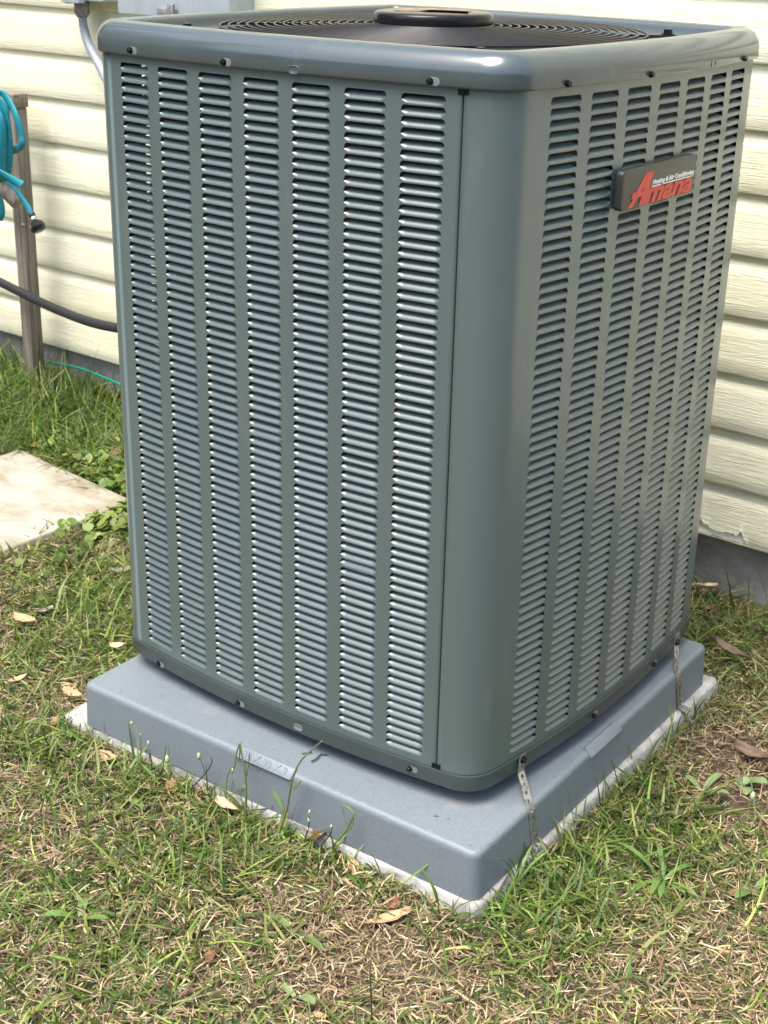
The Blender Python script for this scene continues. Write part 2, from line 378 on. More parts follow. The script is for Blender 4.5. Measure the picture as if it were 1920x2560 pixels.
def stations(wd):
    e = [0, .0005, .0013, .0025, .0040, .0056, .0072, .0090]
    L = e+[wd*.5]+[wd-a for a in e[::-1]]
    return np.array(L)
VT, V0 = .0048, .0010
def vb(u, wd):
    e = np.minimum(u, wd-u); return V0+(VT-V0)*np.clip(1-e/.0072, 0, 1)**1.35
def vc(u, wd):
    e = np.minimum(u, wd-u); return VT+.0004+(PZ-.0007-VT-.0004)*np.sqrt(np.clip(1-(1-np.clip(e/.0044, 0, 1))**2, 0, 1))
def louver_np(wd, bow):
    u = stations(wd); e = np.minimum(u, wd-u); t = np.clip(e/.0078, 0, 1); ez = 1-(1-t)**2
    D = .0078*ez; top = VT+.0002+(.635*PZ-VT)*ez; b = vb(u, wd)
    n = len(u); prof = np.linspace(0, 1, 6)
    V = []
    for q in prof:                                       # quadratic from the bend line, rising then leaning inwards
        ctrl = b+.34*(top-b)
        z = (1-q)**2*b+2*q*(1-q)*ctrl+q*q*top
        d = 2*q*(1-q)*.06*D+q*q*D
        uu = u-wd/2
        V.append(np.stack([uu, d+bow*uu**2/LL**2, z], -1))
    V = np.concatenate(V); F = []
    for i in range(5):
        for j in range(n-1): F.append((i*n+j, i*n+j+1, (i+1)*n+j+1, (i+1)*n+j))
    return V, np.array(F)
LV_F = louver_np(.06234, BOW_F); LV_R = louver_np(.06055, BOW_R)

def panel(name, paths, cols, k, s_from, s_to, label=None):
    """paths: (points before, points after) the louvred part of side k; solid strips between the columns"""
    V = []; F = []
    def strip(P, z0, z1):
        b = len(V)
        for p in P: V.append((p[0], p[1], z0)); V.append((p[0], p[1], z1))
        for i in range(len(P)-1): F.append((b+2*i, b+2*i+2, b+2*i+3, b+2*i+1))
    s = s_from
    first = True
    for s0, wd in cols+[(None, 0)]:
        e = s0 if s0 is not None else s_to
        P = side(k, s, e, 0, 5)
        if first: P = paths[0]+P; first = False
        if s0 is None: P = P+paths[1]
        strip(P, ZB, ZT)
        if s0 is None: break
        u = stations(wd); pts = [sp(k, s0+a)[0] for a in u]
        strip(pts, ZB, 0.0); strip(pts, ROWS*PZ, ZT)
        b_, c_ = vb(u, wd), vc(u, wd); n = len(u)
        for r in range(ROWS):
            z0 = r*PZ; b = len(V)
            for zz in (np.zeros(n), b_, c_, np.full(n, PZ)):
                for p, z in zip(pts, zz): V.append((p[0], p[1], z0+z))
            for a in (0, 2):
                for j in range(n-1): F.append((b+a*n+j, b+a*n+j+1, b+(a+1)*n+j+1, b+(a+1)*n+j))
        s = s0+wd
    o = link_me(name, mesh_np(name, np.array(V), [np.array(F)]), M_PAINT, unit)
    if label: o['label'] = label
    return o
def edge_return(P, d):                                    # folded inner edge of a sheet
    return [P, d]
pf = panel('louvred_panel', (arc(3, 0), [sp(0, SEAM+.0003, -.004)[0], sp(0, SEAM+.0003, -.014)[0]]), COLS_F, 0, SB[0], SEAM, 'louvred panel with its seam beside the near corner')
pr = panel('louvred_panel', ([sp(0, SEAM+.0027, -.014)[0], sp(0, SEAM+.0027, -.004)[0]]+side(0, SEAM+.003, SE[0], 0, 3)+arc(0, 0, 16)[1:-1], arc(1, 0)[1:]), COLS_R, 1, SB[1], SE[1], 'louvred panel wrapping the near corner with the badge on it')
COLS_L = [(-.2786+c*.08274-.0303, .06055) for c in range(7)]
pl = panel('louvred_panel', (arc(2, 0), []), COLS_L, 3, SB[3], SE[3])
V, F = loft([[(x, y, ZB) for x, y in side(2, SB[2], SE[2], 0)], [(x, y, ZT) for x, y in side(2, SB[2], SE[2], 0)]], False)
mk('back_panel', V, F, M_PAINT, unit, True)
# louvers: the 300 that show largest as objects, the rest joined
ml = {'F': mesh_np('louver', LV_F[0], [LV_F[1]]), 'R': mesh_np('louver', LV_R[0], [LV_R[1]])}
for m_ in ml.values(): m_.materials.append(M_PAINT)
cand = []
for key, k, cols in (('F', 0, COLS_F), ('R', 1, COLS_R)):
    for s0, wd in cols:
        sc = s0+wd/2; (x, y), nn = sp(k, sc)
        rz = (0, math.pi/2)[k]+math.atan(2*SIDES[k][3]*sc/LL**2)
        ct, st = math.cos(rz), math.sin(rz)
        for r in range(ROWS):
            q, _ = project([(x-ct*wd/2, y-st*wd/2, r*PZ), (x+ct*wd/2, y+st*wd/2, r*PZ), (x, y, r*PZ), (x, y, r*PZ+PZ)])
            a = abs((q[1]-q[0])[0]*(q[3]-q[2])[1]-(q[1]-q[0])[1]*(q[3]-q[2])[0])
            if q[:, 0].max() < 0: a = 0
            cand.append((a, key, x, y, r*PZ, rz))
cand.sort(reverse=True)
def place_np(V, x, y, z, rz):
    c, s = math.cos(rz), math.sin(rz)
    return np.stack([x+c*V[:, 0]-s*V[:, 1], y+s*V[:, 0]+c*V[:, 1], z+V[:, 2]], -1)
for a, key, x, y, z, rz in cand[:300]:
    o = bpy.data.objects.new('louver', ml[key]); COL.objects.link(o)
    o.location = (x, y, z); o.rotation_euler = (R(rng.normal(0, 1.1))+(R(rng.normal(0, 6)) if rng.random() < .03 else 0), R(rng.normal(0, .25)), rz); o.parent = pf if key == 'F' else pr
bankV, bankF, nb = [], [], 0
rest = [(key, x, y, z, rz) for a, key, x, y, z, rz in cand[300:]]
for s0, wd in COLS_L:
    sc = s0+wd/2; (x, y), nn = sp(3, sc)
    for r in range(ROWS): rest.append(('R', x, y, r*PZ, -math.pi/2+math.atan(2*BOW_R*sc/LL**2)))
for key, x, y, z, rz in rest:
    lv = LV_F if key == 'F' else LV_R
    bankV.append(place_np(lv[0], x, y, z, rz)); bankF.append(lv[1]+nb); nb += len(lv[0])
bank = link_me('louver_bank', mesh_np('louver_bank', np.concatenate(bankV), [np.concatenate(bankF)]), M_PAINT, unit)
tag(bank, kind='stuff')
# inside: finned coil open at the far left corner, floor, shroud
cv = MB()
def wall_strip(P, z0, z1):
    cv.add([(x, y, z) for x, y in P for z in (z0, z1)], [(2*i, 2*i+2, 2*i+3, 2*i+1) for i in range(len(P)-1)])
wall_strip(side(0, -.248, SE[0], -.030)+arc(0, -.030)[1:]+side(1, SB[1], SE[1], -.030)+arc(1, -.030)[1:]+side(2, SB[2], SE[2], -.030)+arc(2, -.030)[1:]+side(3, SB[3], .10, -.030), -.02, .93)
wall_strip(side(0, -.248, SE[0], -.052)+arc(0, -.05)[1:]+side(1, SB[1], SE[1], -.052)+arc(1, -.05)[1:]+side(2, SB[2], SE[2], -.052)+arc(2, -.05)[1:]+side(3, SB[3], .10, -.052), -.02, .93)
cv.build('condenser_coil', M_COIL, unit, True)
# base pan
rings = []
for off, z in ((-.03, -.0105), (.0012, -.0105), (.0030, -.0102), (.0036, -.0115), (.0034, -.0135), (.0030, -.0335), (.0015, -.0366), (-.004, -.0372), (-.06, -.0372)):
    rings.append([(x, y, z) for x, y in loop(max(off, -RC))])
V, F = loft(rings); n_ = len(rings[0]); F.append(tuple(range((len(rings)-1)*n_, len(rings)*n_))[::-1])
sharpen(mk('base_pan', V, F, M_PAN, unit, True), 60)
V = [(x, y, -.012) for x, y in loop(-.031)]
mk('floor_plate', V, [tuple(range(len(V)))], M_DARK, unit)
for fx, fy in ((-.62, .05), (-.08, .05), (-.62, .66), (-.08, .66)):
    MB().tube([(fx, fy, -.0620), (fx, fy, -.036)], .02, 14).build('foot', M_BLACK, unit, True)
# top cap
CAPP = [(.0020, .9405), (.0042, .9378), (.0060, .9384), (.0068, .9405), (.0068, .9560), (.0060, .9605), (.0038, .9655), (-.0015, .9735), (-.0080, .9785), (-.0140, .9808), (-.0210, .9814), (-.0300, .9810), (-.0355, .9796), (-.0385, .9765), (-.0398, .9720), (-.0405, .9640), (-.0420, .9622)]
rings = [[(x, y, z) for x, y in loop(max(o_, -RC), 26, 20)] for o_, z in CAPP]
N = len(rings[0])
circ = []
for x, y, z in rings[-1]:
    a = math.atan2(y-CY, x-CX); circ.append((CX+.326*math.cos(a), CY+.326*math.sin(a), .9615))
rings.append(circ); rings.append([(x, y, .957) for x, y, z in circ])
# circle must stay inside the deck
rings[-2] = [(c[0], c[1], c[2]) if math.hypot(c[0]-CX, c[1]-CY) < math.hypot(r_[0]-CX, r_[1]-CY)-.002 else (CX+(r_[0]-CX)*.985, CY+(r_[1]-CY)*.985, .9615) for c, r_ in zip(circ, rings[-3])]
rings[-1] = [(CX+(x-CX)*.99, CY+(y-CY)*.99, .90) for x, y, z in rings[-2]]
V, F = loft(rings)
sharpen(mk('top_cap', V, F, M_CAPP, unit, True), 62)
# fan, motor, guard
fm = MB(); fm.tube([(CX, CY, .78), (CX, CY, .955)], .075, 24); fm.build('fan_motor', M_DARK, unit, True)
for q in range(4):
    b = MB(); V = []
    for r_ in np.linspace(.06, .295, 8):
        for a in np.linspace(-.42, .42, 6):
            ang = q*math.pi/2+.3+a*(1+.3*r_/.3); V.append((CX+r_*math.cos(ang), CY+r_*math.sin(ang), .885+.075*a*(.4+r_)))
    b.add(V, [(i*6+j, i*6+j+1, i*6+j+7, i*6+j+6) for i in range(7) for j in range(5)])
    b.build('fan_blade', M_DARK, unit, True)
gd = None
def gz_(r_): return .9735+.006*(1-(r_/.31)**2)
NR = 18
for q in range(NR):
    r_ = .082+(q+.5)*(.322-.082)/NR; P = [(CX+r_*math.cos(a), CY+r_*math.sin(a), gz_(r_)) for a in np.linspace(0, 2*math.pi, 73)[:-1]]
    V = []; n = 6
    for a in np.linspace(0, 2*math.pi, 73)[:-1]:
        for j in range(n):
            t = 2*math.pi*j/n; rr = r_+.0017*math.cos(t); V.append((CX+rr*math.cos(a), CY+rr*math.sin(a), gz_(r_)+.0017*math.sin(t)))
    F = [(i*n+j, ((i+1) % 72)*n+j, ((i+1) % 72)*n+(j+1) % n, i*n+(j+1) % n) for i in range(72) for j in range(n)]
    mk('guard_ring', V, F, M_WIRE, unit, True)
for q in range(8):
    a = q*math.pi/4+.40
    MB().tube([(CX+r_*math.cos(a), CY+r_*math.sin(a), gz_(r_)-.0041) for r_ in (.07, .15, .23, .325)]+[(CX+.338*math.cos(a), CY+.338*math.sin(a), .9655)], .0026, 6).build('guard_spoke', M_WIRE, unit, True)
for dx, dy in ((-1, -1), (1, 1), (1, -1), (-1, 1)):       # arms to the corners with a screw each
    ux, uy = dx/math.sqrt(2), dy/math.sqrt(2); rot = Matrix.Rotation(math.atan2(dy, dx), 3, 'Z')
    MB().box((.305, -.011, .9635), (.372, .011, .9680), rot, (CX, CY, 0)).build('guard_bracket', M_WIRE, unit)
    sx, sy = CX+.362*ux, CY+.362*uy
    MB().tube([(sx, sy, .9681), (sx, sy, .9695), (sx, sy, .9696), (sx, sy, .976)], [.010, .010, .0068, .0062], 6).build('screw', M_SCREW, unit)
hub = []
for r_, z in ((.072, .9735), (.0860, .9735), (.0882, .9742), (.0888, .9765), (.0888, .9905), (.0878, .9940), (.0852, .9962), (.079, .9974), (.04, .9986), (.001, .9990)):
    hub.append([(CX+r_*math.cos(a), CY+r_*math.sin(a), z) for a in np.linspace(0, 2*math.pi, 65)[:-1]])
V, F = loft(hub); hb = mk('hub_cover', V, F, M_BLACK, unit, True)
hl = MB()
V = []
for i in range(7):
    for j in range(7):
        x = -.055+.11*i/6; y = -.038+.076*j/6; a = R(28)
        px, py = CX+x*math.cos(a)-y*math.sin(a), CY+x*math.sin(a)+y*math.cos(a); rr = math.hypot(x, y)
        V.append((px, py, .9983+.0009*(1-(rr/.07)**2)+(.0022 if j == 0 and i > 2 else 0)))
hl.add(V, [(i*7+j, (i+1)*7+j, (i+1)*7+j+1, i*7+j+1) for i in range(6) for j in range(6)])
hl.build('warning_sticker', mat('worn_sticker', (.32, .20, .12), .5, noise=((60, 60, 60), (.12, .09, .07), .4, .6)), hb, True)

# seam blocks, screws and slots
for z0, z1 in ((.9270+.0035, .9395), (-.0105, -.0022)):
    P = [sp(0, s, o_)[0] for s, o_ in ((SEAM-.0050, .0012), (SEAM+.0085, .0012), (SEAM+.0085, -.006), (SEAM-.0050, -.006))]
    MB().add([(x, y, z) for z in (z0, z1) for x, y in P], [(0, 1, 5, 4), (1, 2, 6, 5), (2, 3, 7, 6), (3, 0, 4, 7), (0, 3, 2, 1), (4, 5, 6, 7)]).build('seam_clip', M_BLACK, unit)
def hex_screw(k, s, z, off, slot=True):
    (x, y), n = sp(k, s, off); n = Vector((n[0], n[1], 0)); t = n.cross(Vector((0, 0, 1))); zz = Vector((0, 0, 1))
    P = Vector((x, y, z))
    b = MB(); b.tube([P, P+n*.0012], .0046, 16); b.tube([P+n*.0012, P+n*.0013, P+n*.0045, P+n*.0052], [.0001, .0038, .0038, .0032], 6)
    sc = b.build('screw', M_SCREW, unit)
    if slot:
        def ring(r_, h, c):
            return [P+t*(c+(r_*math.cos(a)+(.003 if math.cos(a) > 0 else -.003)))+zz*(r_*math.sin(a))+n*h for a in np.linspace(0, 2*math.pi, 17)[:-1]]
        V, F = loft([ring(.0052, .0002, -.0052), ring(.0044, .0004, -.0052)]); F.append(tuple(range(16, 32)))
        mk('screw_slot', V, F, M_SLOT, unit)
for k, pts, off in ((0, ((328, 126), (560, 155), (1074, 203)), .0068), (1, ((1419, 209), (1627, 186), (1860, 146)), .0068)):
    for p in pts:
        s = (ony(p, -.029)[0]-CX) if k == 0 else (onx(p, .031)[1]-CY)
        for _ in range(3):
            (x, y), n = sp(k, s, off); q = ony(p, y) if k == 0 else onx(p, x); s = (q[0]-CX) if k == 0 else (q[1]-CY)
        hex_screw(k, s, float(q[2]), off, k == 0)
for k, p, off in ((0, (729, 174), .0068), (1, (1795, 157), .0068), (0, (737, 1815), .0032)):
    s = (ony(p, -.029)[0]-CX) if k == 0 else (onx(p, .031)[1]-CY)
    (x, y), n = sp(k, s, off); q = ony(p, y) if k == 0 else onx(p, x)
    n = Vector((n[0], n[1], 0)); t = n.cross(Vector((0, 0, 1))); P = Vector((x, y, q[2]))
    def ring(r_, h): return [P+t*(r_*math.cos(a)+(.0035 if math.cos(a) > 0 else -.0035))+Vector((0, 0, r_*math.sin(a)))+n*h for a in np.linspace(0, 2*math.pi, 19)[:-1]]
    V, F = loft([ring(.0056, .0001), ring(.0050, .0007), ring(.0044, .0002)]); F.append(tuple(range(36, 54)))
    mk('slot_hole', V, F, M_CAPP if off > .005 else M_SLOT, unit, True)
for k, pts in ((0, ((398, 1659), (596, 1757), (1024, 1921))), (1, ((1483, 1788), (1633, 1660)))):
    for p in pts:
        s = (ony(p, -.018)[0]-CX) if k == 0 else (onx(p, .022)[1]-CY)
        for _ in range(3):
            (x, y), n = sp(k, s, .0032); q = ony(p, y) if k == 0 else onx(p, x); s = (q[0]-CX) if k == 0 else (q[1]-CY)
        hex_screw(k, s, float(min(-.018, max(-.031, q[2]))), .0032, True)

# ------------------------------------------------------------------ badge
def text_np(body, size, extrude=0.0, shear=0.0, offset=0.0, space=1.0):
    cu = bpy.data.curves.new('txt', 'FONT'); cu.body = body; cu.size = size; cu.extrude = extrude; cu.shear = shear; cu.offset = offset; cu.space_character = space; cu.resolution_u = 3
    o = bpy.data.objects.new('txt', cu); COL.objects.link(o); bpy.context.view_layer.update()
    me = bpy.data.meshes.new_from_object(o.evaluated_get(bpy.context.evaluated_depsgraph_get()))
    V = np.array([v.co[:] for v in me.vertices]); F = [tuple(p.vertices) for p in me.polygons]
    bpy.data.objects.remove(o); bpy.data.curves.remove(cu); bpy.data.meshes.remove(me)
    return V, F
XB = .0325
tl, tr_, br_, bl = (onx(p, XB) for p in ((1558, 426), (1741, 387), (1737, 478), (1552, 530)))
y0b, y1b = (tl[1]+bl[1])/2, (tr_[1]+br_[1])/2; z0b, z1b = (bl[2]+br_[2])/2, (tl[2]+tr_[2])/2
BWD, BHT = y1b-y0b, z1b-z0b
def bfr(u, v, h): return (XB+h, y0b+u*BWD, z0b+v*BHT)
bd = thing('badge', (XB-.01, (y0b+y1b)/2, z0b), 'charcoal name badge with red and white lettering on the right louvred side', 'badge')
pts = []
for cx_, cy_, a0 in ((.965, .86, 0), (.035, .86, 90), (.035, .14, 180), (.965, .14, 270)):
    for a in np.linspace(a0, a0+90, 6): pts.append((cx_+.035*math.cos(R(a)), cy_+.14*math.sin(R(a))))
pb = MB()
ringsb = []
for sc, h in ((1.0, -.0105), (1.0, -.0015), (.992, -.0004), (.982, 0)):
    ringsb.append([bfr(.5+(u-.5)*sc, .5+(v-.5)*(1-(1-sc)*3), h) for u, v in pts])
V, F = loft(ringsb); F.append(tuple(range(3*24, 4*24))); F.append(tuple(range(24))[::-1])
sharpen(mk('plate', V, F, M_BADGE, bd, True), 50)
polys = [[(.090, .045), (.137, .045), (.372, .80), (.388, .835), (.312, .835)],
         [(.228, .045), (.302, .045), (.392, .835), (.318, .835)],
         [(.118, .255), (.136, .39), (.30, .385), (.47, .43), (.47, .33), (.30, .275)],
         [(.118, .255), (.136, .39), (.158, .41), (.148, .24)]]
lt = MB()
for i, pl_ in enumerate(polys): lt.prism(pl_, -.0004, .0012+.00012*i, bfr)
lt.build('red_initial', M_RED, bd)
def put_text(body, u0, u1, v0, v1, h, m, name, shear, offset, extrude, ref=None):
    V, F = text_np(body, 1.0, extrude/1.0, shear, offset)
    a = V[:, 0].min(); b_ = V[:, 0].max(); c = 0.0; d = (ref or V[:, 1].max())
    P = [bfr(u0+(x-a)/(b_-a)*(u1-u0), v0+(y-c)/(d-c)*(v1-v0), h+(extrude if z > 0 else -.0004)) for x, y, z in V]
    return mk(name, P, F, m, bd)
put_text('mana', .300, .955, .06, .41, 0, M_RED, 'red_lettering', .32, .035, .0011)
put_text('Heating & Air Conditioning', .395, .972, .485, .605, 0, M_WHITE, 'white_lettering', .20, .012, .0006)
lt = MB(); lt.prism([(.385, .425), (.505, .425), (.512, .450), (.391, .450)], -.0003, .0007, bfr); lt.prism([(.535, .425), (.94, .425), (.946, .450), (.541, .450)], -.0003, .0007, bfr)
lt.build('underline', M_WHITE, bd)

# ------------------------------------------------------------------ plastic pad and concrete slab under it
def rrect(c, off, rad, n=7):
    """c: four corners CCW; offset outwards, rounded"""
    P = []
    c = [Vector((a[0], a[1])) for a in c]
    for i in range(4):
        e0 = (c[i]-c[i-1]).normalized(); e1 = (c[(i+1) % 4]-c[i]).normalized()
        n0 = Vector((e0.y, -e0.x)); n1 = Vector((e1.y, -e1.x))
        ctr = c[i]+(-e1*-1 - e0)*rad                      # move inwards along both edges
        r_ = max(rad+off, rad*.12)
        a0 = math.atan2(n0.y, n0.x); a1 = math.atan2(n1.y, n1.x)
        if a1 < a0: a1 += 2*math.pi
        for a in np.linspace(a0, a1, n): P.append((ctr.x+r_*math.cos(a), ctr.y+r_*math.sin(a)))
    return P
PT, PBZ = -.0620, -.1400
e1 = Vector((.9996, .0290)); e2 = Vector((-.0310, .9995))
near = Vector((.0560, -.0740))
c4 = [near-e1*.777, near, near+e2*.775, near-e1*.777+e2*.775]
pad = thing('equipment_pad', (-.31, .28, PBZ), 'grey moulded plastic pad under the air conditioner with raised size lettering', 'pad')
rings = []
for off, z, rad in ((.0035, PBZ+.0006, .014), (.0030, PBZ+.006, .014), (.0006, PT-.0115, .014), (.0002, PT-.0075, .014), (-.0010, PT-.0042, .014), (-.0035, PT-.0014, .014), (-.0068, PT-.0001, .014), (-.0085, PT, .014)):
    rings.append([(x, y, z) for x, y in rrect(c4, off, rad)])
V, F = loft(rings); n_ = len(rings[0]); F.append(tuple(range((len(rings)-1)*n_, len(rings)*n_)))
pd_ = mk('shell', V, F, M_PAD, pad, True); sharpen(pd_, 70)
def plaque(s0, org, along, outw, L, text):
    """flat tablet lying across the rounded pad edge; s0 = distance along the edge from the corner org"""
    a = Vector((along.x, along.y, 0)); o_ = Vector((outw.x, outw.y, 0)); up = Vector((0, 0, 1))
    nr = (o_*.70+up*.714).normalized(); dn = (o_*.714-up*.70).normalized(); H = .0190
    ctr = Vector((org.x, org.y, PT-.0082))+o_*(-.0083)+a*s0
    O = ctr+nr*.0088-dn*(H/2)
    def fr(u, v, h): return tuple(O+a*u+dn*v+nr*h)
    b = MB(); b.prism([(0, 0), (0, H), (L, H), (L, 0)][::-1], -.009, .0006, fr)
    t = b.build('size_plaque', M_PAD, pad); bevel(t, .0012)
    if text:
        V, F = text_np(text, .0165, .0004, 0, .0004, 1.05)
        wd = V[:, 0].max()-V[:, 0].min(); x0 = (L-wd)/2
        P = [fr(x0+x, H-.0042-y, .0006+(.0009 if z > 0 else -.0006)) for x, y, z in V]
        mk('size_lettering', P, F, M_PAD, t)
def along_edge(p, e):
    q = onz(p, PT-.003); return float((q[0]-near.x)*e.x+(q[1]-near.y)*e.y)
sA, sB = along_edge((590, 1880), e1), along_edge((724, 1944), e1)
plaque(sA, near, e1, Vector((e1.y, -e1.x)), sB-sA, '30 X 30 X 3')
sC, sD = along_edge((1480, 1888), e2), along_edge((1558, 1818), e2)
plaque(sC, near, e2, Vector((e2.y, -e2.x)), sD-sC, None)

sl_t = PBZ
c5 = [Vector((-.7750, -.1000)), Vector((.0670, -.0825)), Vector((.0490, .7340)), Vector((-.79, .72))]
rings = []
for off, z in ((.004, -.23), (.003, -.180), (.0, -.147), (-.002, sl_t-.0020), (-.006, sl_t), (-.02, sl_t)):
    P = rrect(c5, off, .012, 5); Q = []
    for i in range(len(P)):                              # subdivide and roughen
        a, b = P[i], P[(i+1) % len(P)]; L = math.hypot(b[0]-a[0], b[1]-a[1]); m_ = max(1, int(L/.015))
        for q in range(40 if L > .3 else 1):
            f = q/(40 if L > .3 else 1); x, y = a[0]+(b[0]-a[0])*f, a[1]+(b[1]-a[1])*f
            k_ = .0035*(float(vnoise(x, y, 60, int(z*1000)))-.5)*(1 if off > -.01 else 0)
            Q.append((x+k_, y+k_, z))
    rings.append(Q)
V, F = loft(rings); n_ = len(rings[0]); F.append(tuple(range((len(rings)-1)*n_, len(rings)*n_)))
cs = mk('concrete_slab', V, F, M_CONC, None, True); sharpen(cs, 45)
tag(cs, 'weathered pale concrete slab in the lawn under the grey pad', 'slab')

# ------------------------------------------------------------------ hold-down straps
def strap(path, width_dir, label, y_screw):
    """perforated steel band along a path of 3-D points"""
    o = thing('strap', path[-1], label, 'strap', 'steel hold-down straps')
    P = [Vector(p) for p in path]; seg = [(P[i+1]-P[i]).length for i in range(len(P)-1)]; tot = sum(seg)
    def at(s):
        for i, l in enumerate(seg):
            if s <= l or i == len(seg)-1: return P[i].lerp(P[i+1], min(1, s/l))
            s -= l
    W = .0088; pitch = .0138; n = int(tot/pitch); V = []; F = []
    for q in range(n):
        s0 = q*tot/n; s1 = (q+1)*tot/n; sm = (s0+s1)/2; m = 12; wd = Vector(width_dir)
        outer = []; inner = []
        for j in range(m):
            a = 2*math.pi*(j+.5)/m; ca, sa = math.cos(a), math.sin(a); k_ = max(abs(ca), abs(sa))
            outer.append(at(sm+(s1-s0)/2*sa/k_)+wd*(W*ca/k_)); rr = .0030 if q % 2 == 0 else .0024
            inner.append(at(sm+rr*1.15*sa)+wd*(rr*ca))
        b = len(V); V += outer+inner
        F += [(b+j, b+(j+1) % m, b+m+(j+1) % m, b+m+j) for j in range(m)]
    band = mk('band', V, F, M_STRAP, o, False)
    md = band.modifiers.new('thickness', 'SOLIDIFY'); md.thickness = .0012; md.offset = 0
    return o
def pan_pt(yy, z, off):
    s = yy-CY; (x, y), n = sp(1, s, off) if s > SB[1] else (None, None)
    return (x, y, z)
def pad_x(y): return near.x+(y-near.y)*(e2.x/e2.y)
def pan_fix(p, off):
    y = onx(p, .02)[1]
    for _ in range(5):
        (x, _y), n = sp(1, y-CY, off); y = onx(p, x)[1]
    return float(y)
y1 = pan_fix((1306, 1903), .0055)
e1_ = onz((1322, 2012), PT); g1 = onz((1326, 2115), PBZ)
ye, yg = float(e1_[1]), float(g1[1])
a0 = pan_pt(y1+.001, -.0085, .0050); a1 = pan_pt(y1-.002, -.0365, .0060)
st1 = strap([a0, a1, (pad_x(ye)-.004, ye, PT+.0015), (pad_x(ye)+.0012, ye-.001, PT-.008), (pad_x(yg)+.0040, yg, PBZ+.006), (pad_x(yg)+.010, yg, PBZ+.003), (pad_x(yg)+.016, yg-.002, PBZ-.014)], (-.03, .9995, 0), 'perforated steel strap screwed near the front corner of the unit', 0)
P = Vector(a0)+Vector((.0008, 0, -.008)); MB().tube([P, P+Vector((.0012, 0, 0)), P+Vector((.0013, 0, 0)), P+Vector((.004, 0, 0)), P+Vector((.0048, 0, 0))], [.0064, .0064, .0048, .0048, .004], 12).build('screw', M_SCREW, st1)
y2 = pan_fix((1691, 1600), .0055); e2_ = onz((1696, 1678), PT); g2 = onz((1699, 1772), PBZ)
ye, yg = float(e2_[1]), float(g2[1])
b0 = pan_pt(y2+.004, -.011, .0045); b1 = pan_pt(y2, -.030, .0060)
st2 = strap([b0, b1, (pad_x(ye)-.004, ye, PT+.0015), (pad_x(ye)+.0012, ye, PT-.008), (pad_x(yg)+.0065, yg, PBZ+.006), (pad_x(yg)+.024, yg-.004, PBZ+.004), (pad_x(yg)+.036, yg-.006, PBZ-.012)], (-.03, .9995, 0), 'perforated steel strap near the far right corner of the unit', 0)
P = Vector(b1)+Vector((.0008, 0, .004)); MB().tube([P, P+Vector((.0012, 0, 0)), P+Vector((.0013, 0, 0)), P+Vector((.004, 0, 0))], [.0064, .0064, .0048, .0044], 12).build('screw', M_SCREW, st2)

# ------------------------------------------------------------------ paver left of the unit
zp = -.142
A = onz((50, 1122), zp); B = onz((332, 1250), zp); ba = Vector((A[0]-B[0], A[1]-B[1])); L = ba.length
nrm = Vector((-ba.y, ba.x)).normalized()
if nrm.y > 0: nrm = -nrm
nrm = (nrm+Vector((.10, 0))).normalized()
c6 = [Vector((A[0], A[1]))+nrm*L, Vector((B[0], B[1]))+nrm*L, Vector((B[0], B[1])), Vector((A[0], A[1]))]
rings = [[(x, y, z) for x, y in rrect(c6, off, .010, 4)] for off, z in ((0, -.19), (0, zp-.004), (-.002, zp-.001), (-.005, zp), (-.02, zp+.0004))]
V, F = loft(rings); n_ = len(rings[0]); F.append(tuple(range((len(rings)-1)*n_, len(rings)*n_)))
pv = mk('paver', V, F, M_PAVER, None, True); sharpen(pv, 50)
tag(pv, 'square cream stained paver lying in the weeds left of the air conditioner', 'paver')

# ------------------------------------------------------------------ electrical boxes, conduit, pipe, wire
yb = 1.02
xl = ony((295, 33), yb)[0]; xr = ony((573, 45), yb)[0]; zb_ = float(ony((295, 33), yb)[2])
eb = thing('electrical_box', (xl, wy(xl), zb_), 'pale blue grey metal electrical box with a latch behind the unit on the wall', 'electrical box')
bevel(MB().box((xl+.006, yb+.030, zb_+.004), (xr-.003, wy(xr)-.013, zb_+.42)).build('body', M_BOX, eb), .002)
bevel(MB().box((xl, yb, zb_), (xr, yb+.034, zb_+.424)).build('cover', M_BOX, eb), .0025)
lp = ony((405, 36), yb-.004)
lb = MB(); lb.box((lp[0]-.012, yb-.010, lp[2]-.012), (lp[0]+.050, yb-.001, lp[2]+.014)); lb.box((lp[0]+.030, yb-.018, lp[2]-.02), (lp[0]+.050, yb-.009, lp[2]+.026))
bevel(lb.build('latch', M_CONN, eb), .003)
ya = 1.035
q0 = ony((158, 5), ya); q1 = ony((203, 9), ya); za = float(q0[2])
db = thing('disconnect_box', (q0[0], wy(q0[0]), za), 'light grey disconnect box on the siding above the ribbed conduit', 'electrical box')
bevel(MB().box((q0[0]-.03, ya+.012, za+.006), (q1[0]+.065, wy(q1[0])-.013, za+.30)).build('body', M_BOX, db), .003)
bevel(MB().box((q0[0], ya-.008, za), (q1[0], ya+.014, za+.25)).build('cover', M_BOX, db), .003)
MB().tube([(q0[0]-.012, ya+.03, za+.016), (q0[0]-.012, ya+.03, za-.004)], .012, 12).build('knockout', M_CHROME, db, True)
yc = 1.075
c0 = ony((205, 15), yc); c1 = ony((206, 43), yc)
cd = thing('conduit', c0, 'grey ribbed flexible conduit dropping from the disconnect box behind the unit', 'conduit')
MB().tube([c0+np.array([0, 0, .012]), c0, (c0*.35+c1*.65), c1], [.0195, .0195, .0190, .0135], 16).build('connector', M_CONN, cd, True)
cps = [c1, ony((212, 80), yc), ony((226, 120), yc-.01), ony((246, 158), yc-.03), ony((268, 200), yc-.06), ony((300, 255), yc-.10), ony((350, 330), yc-.15)]
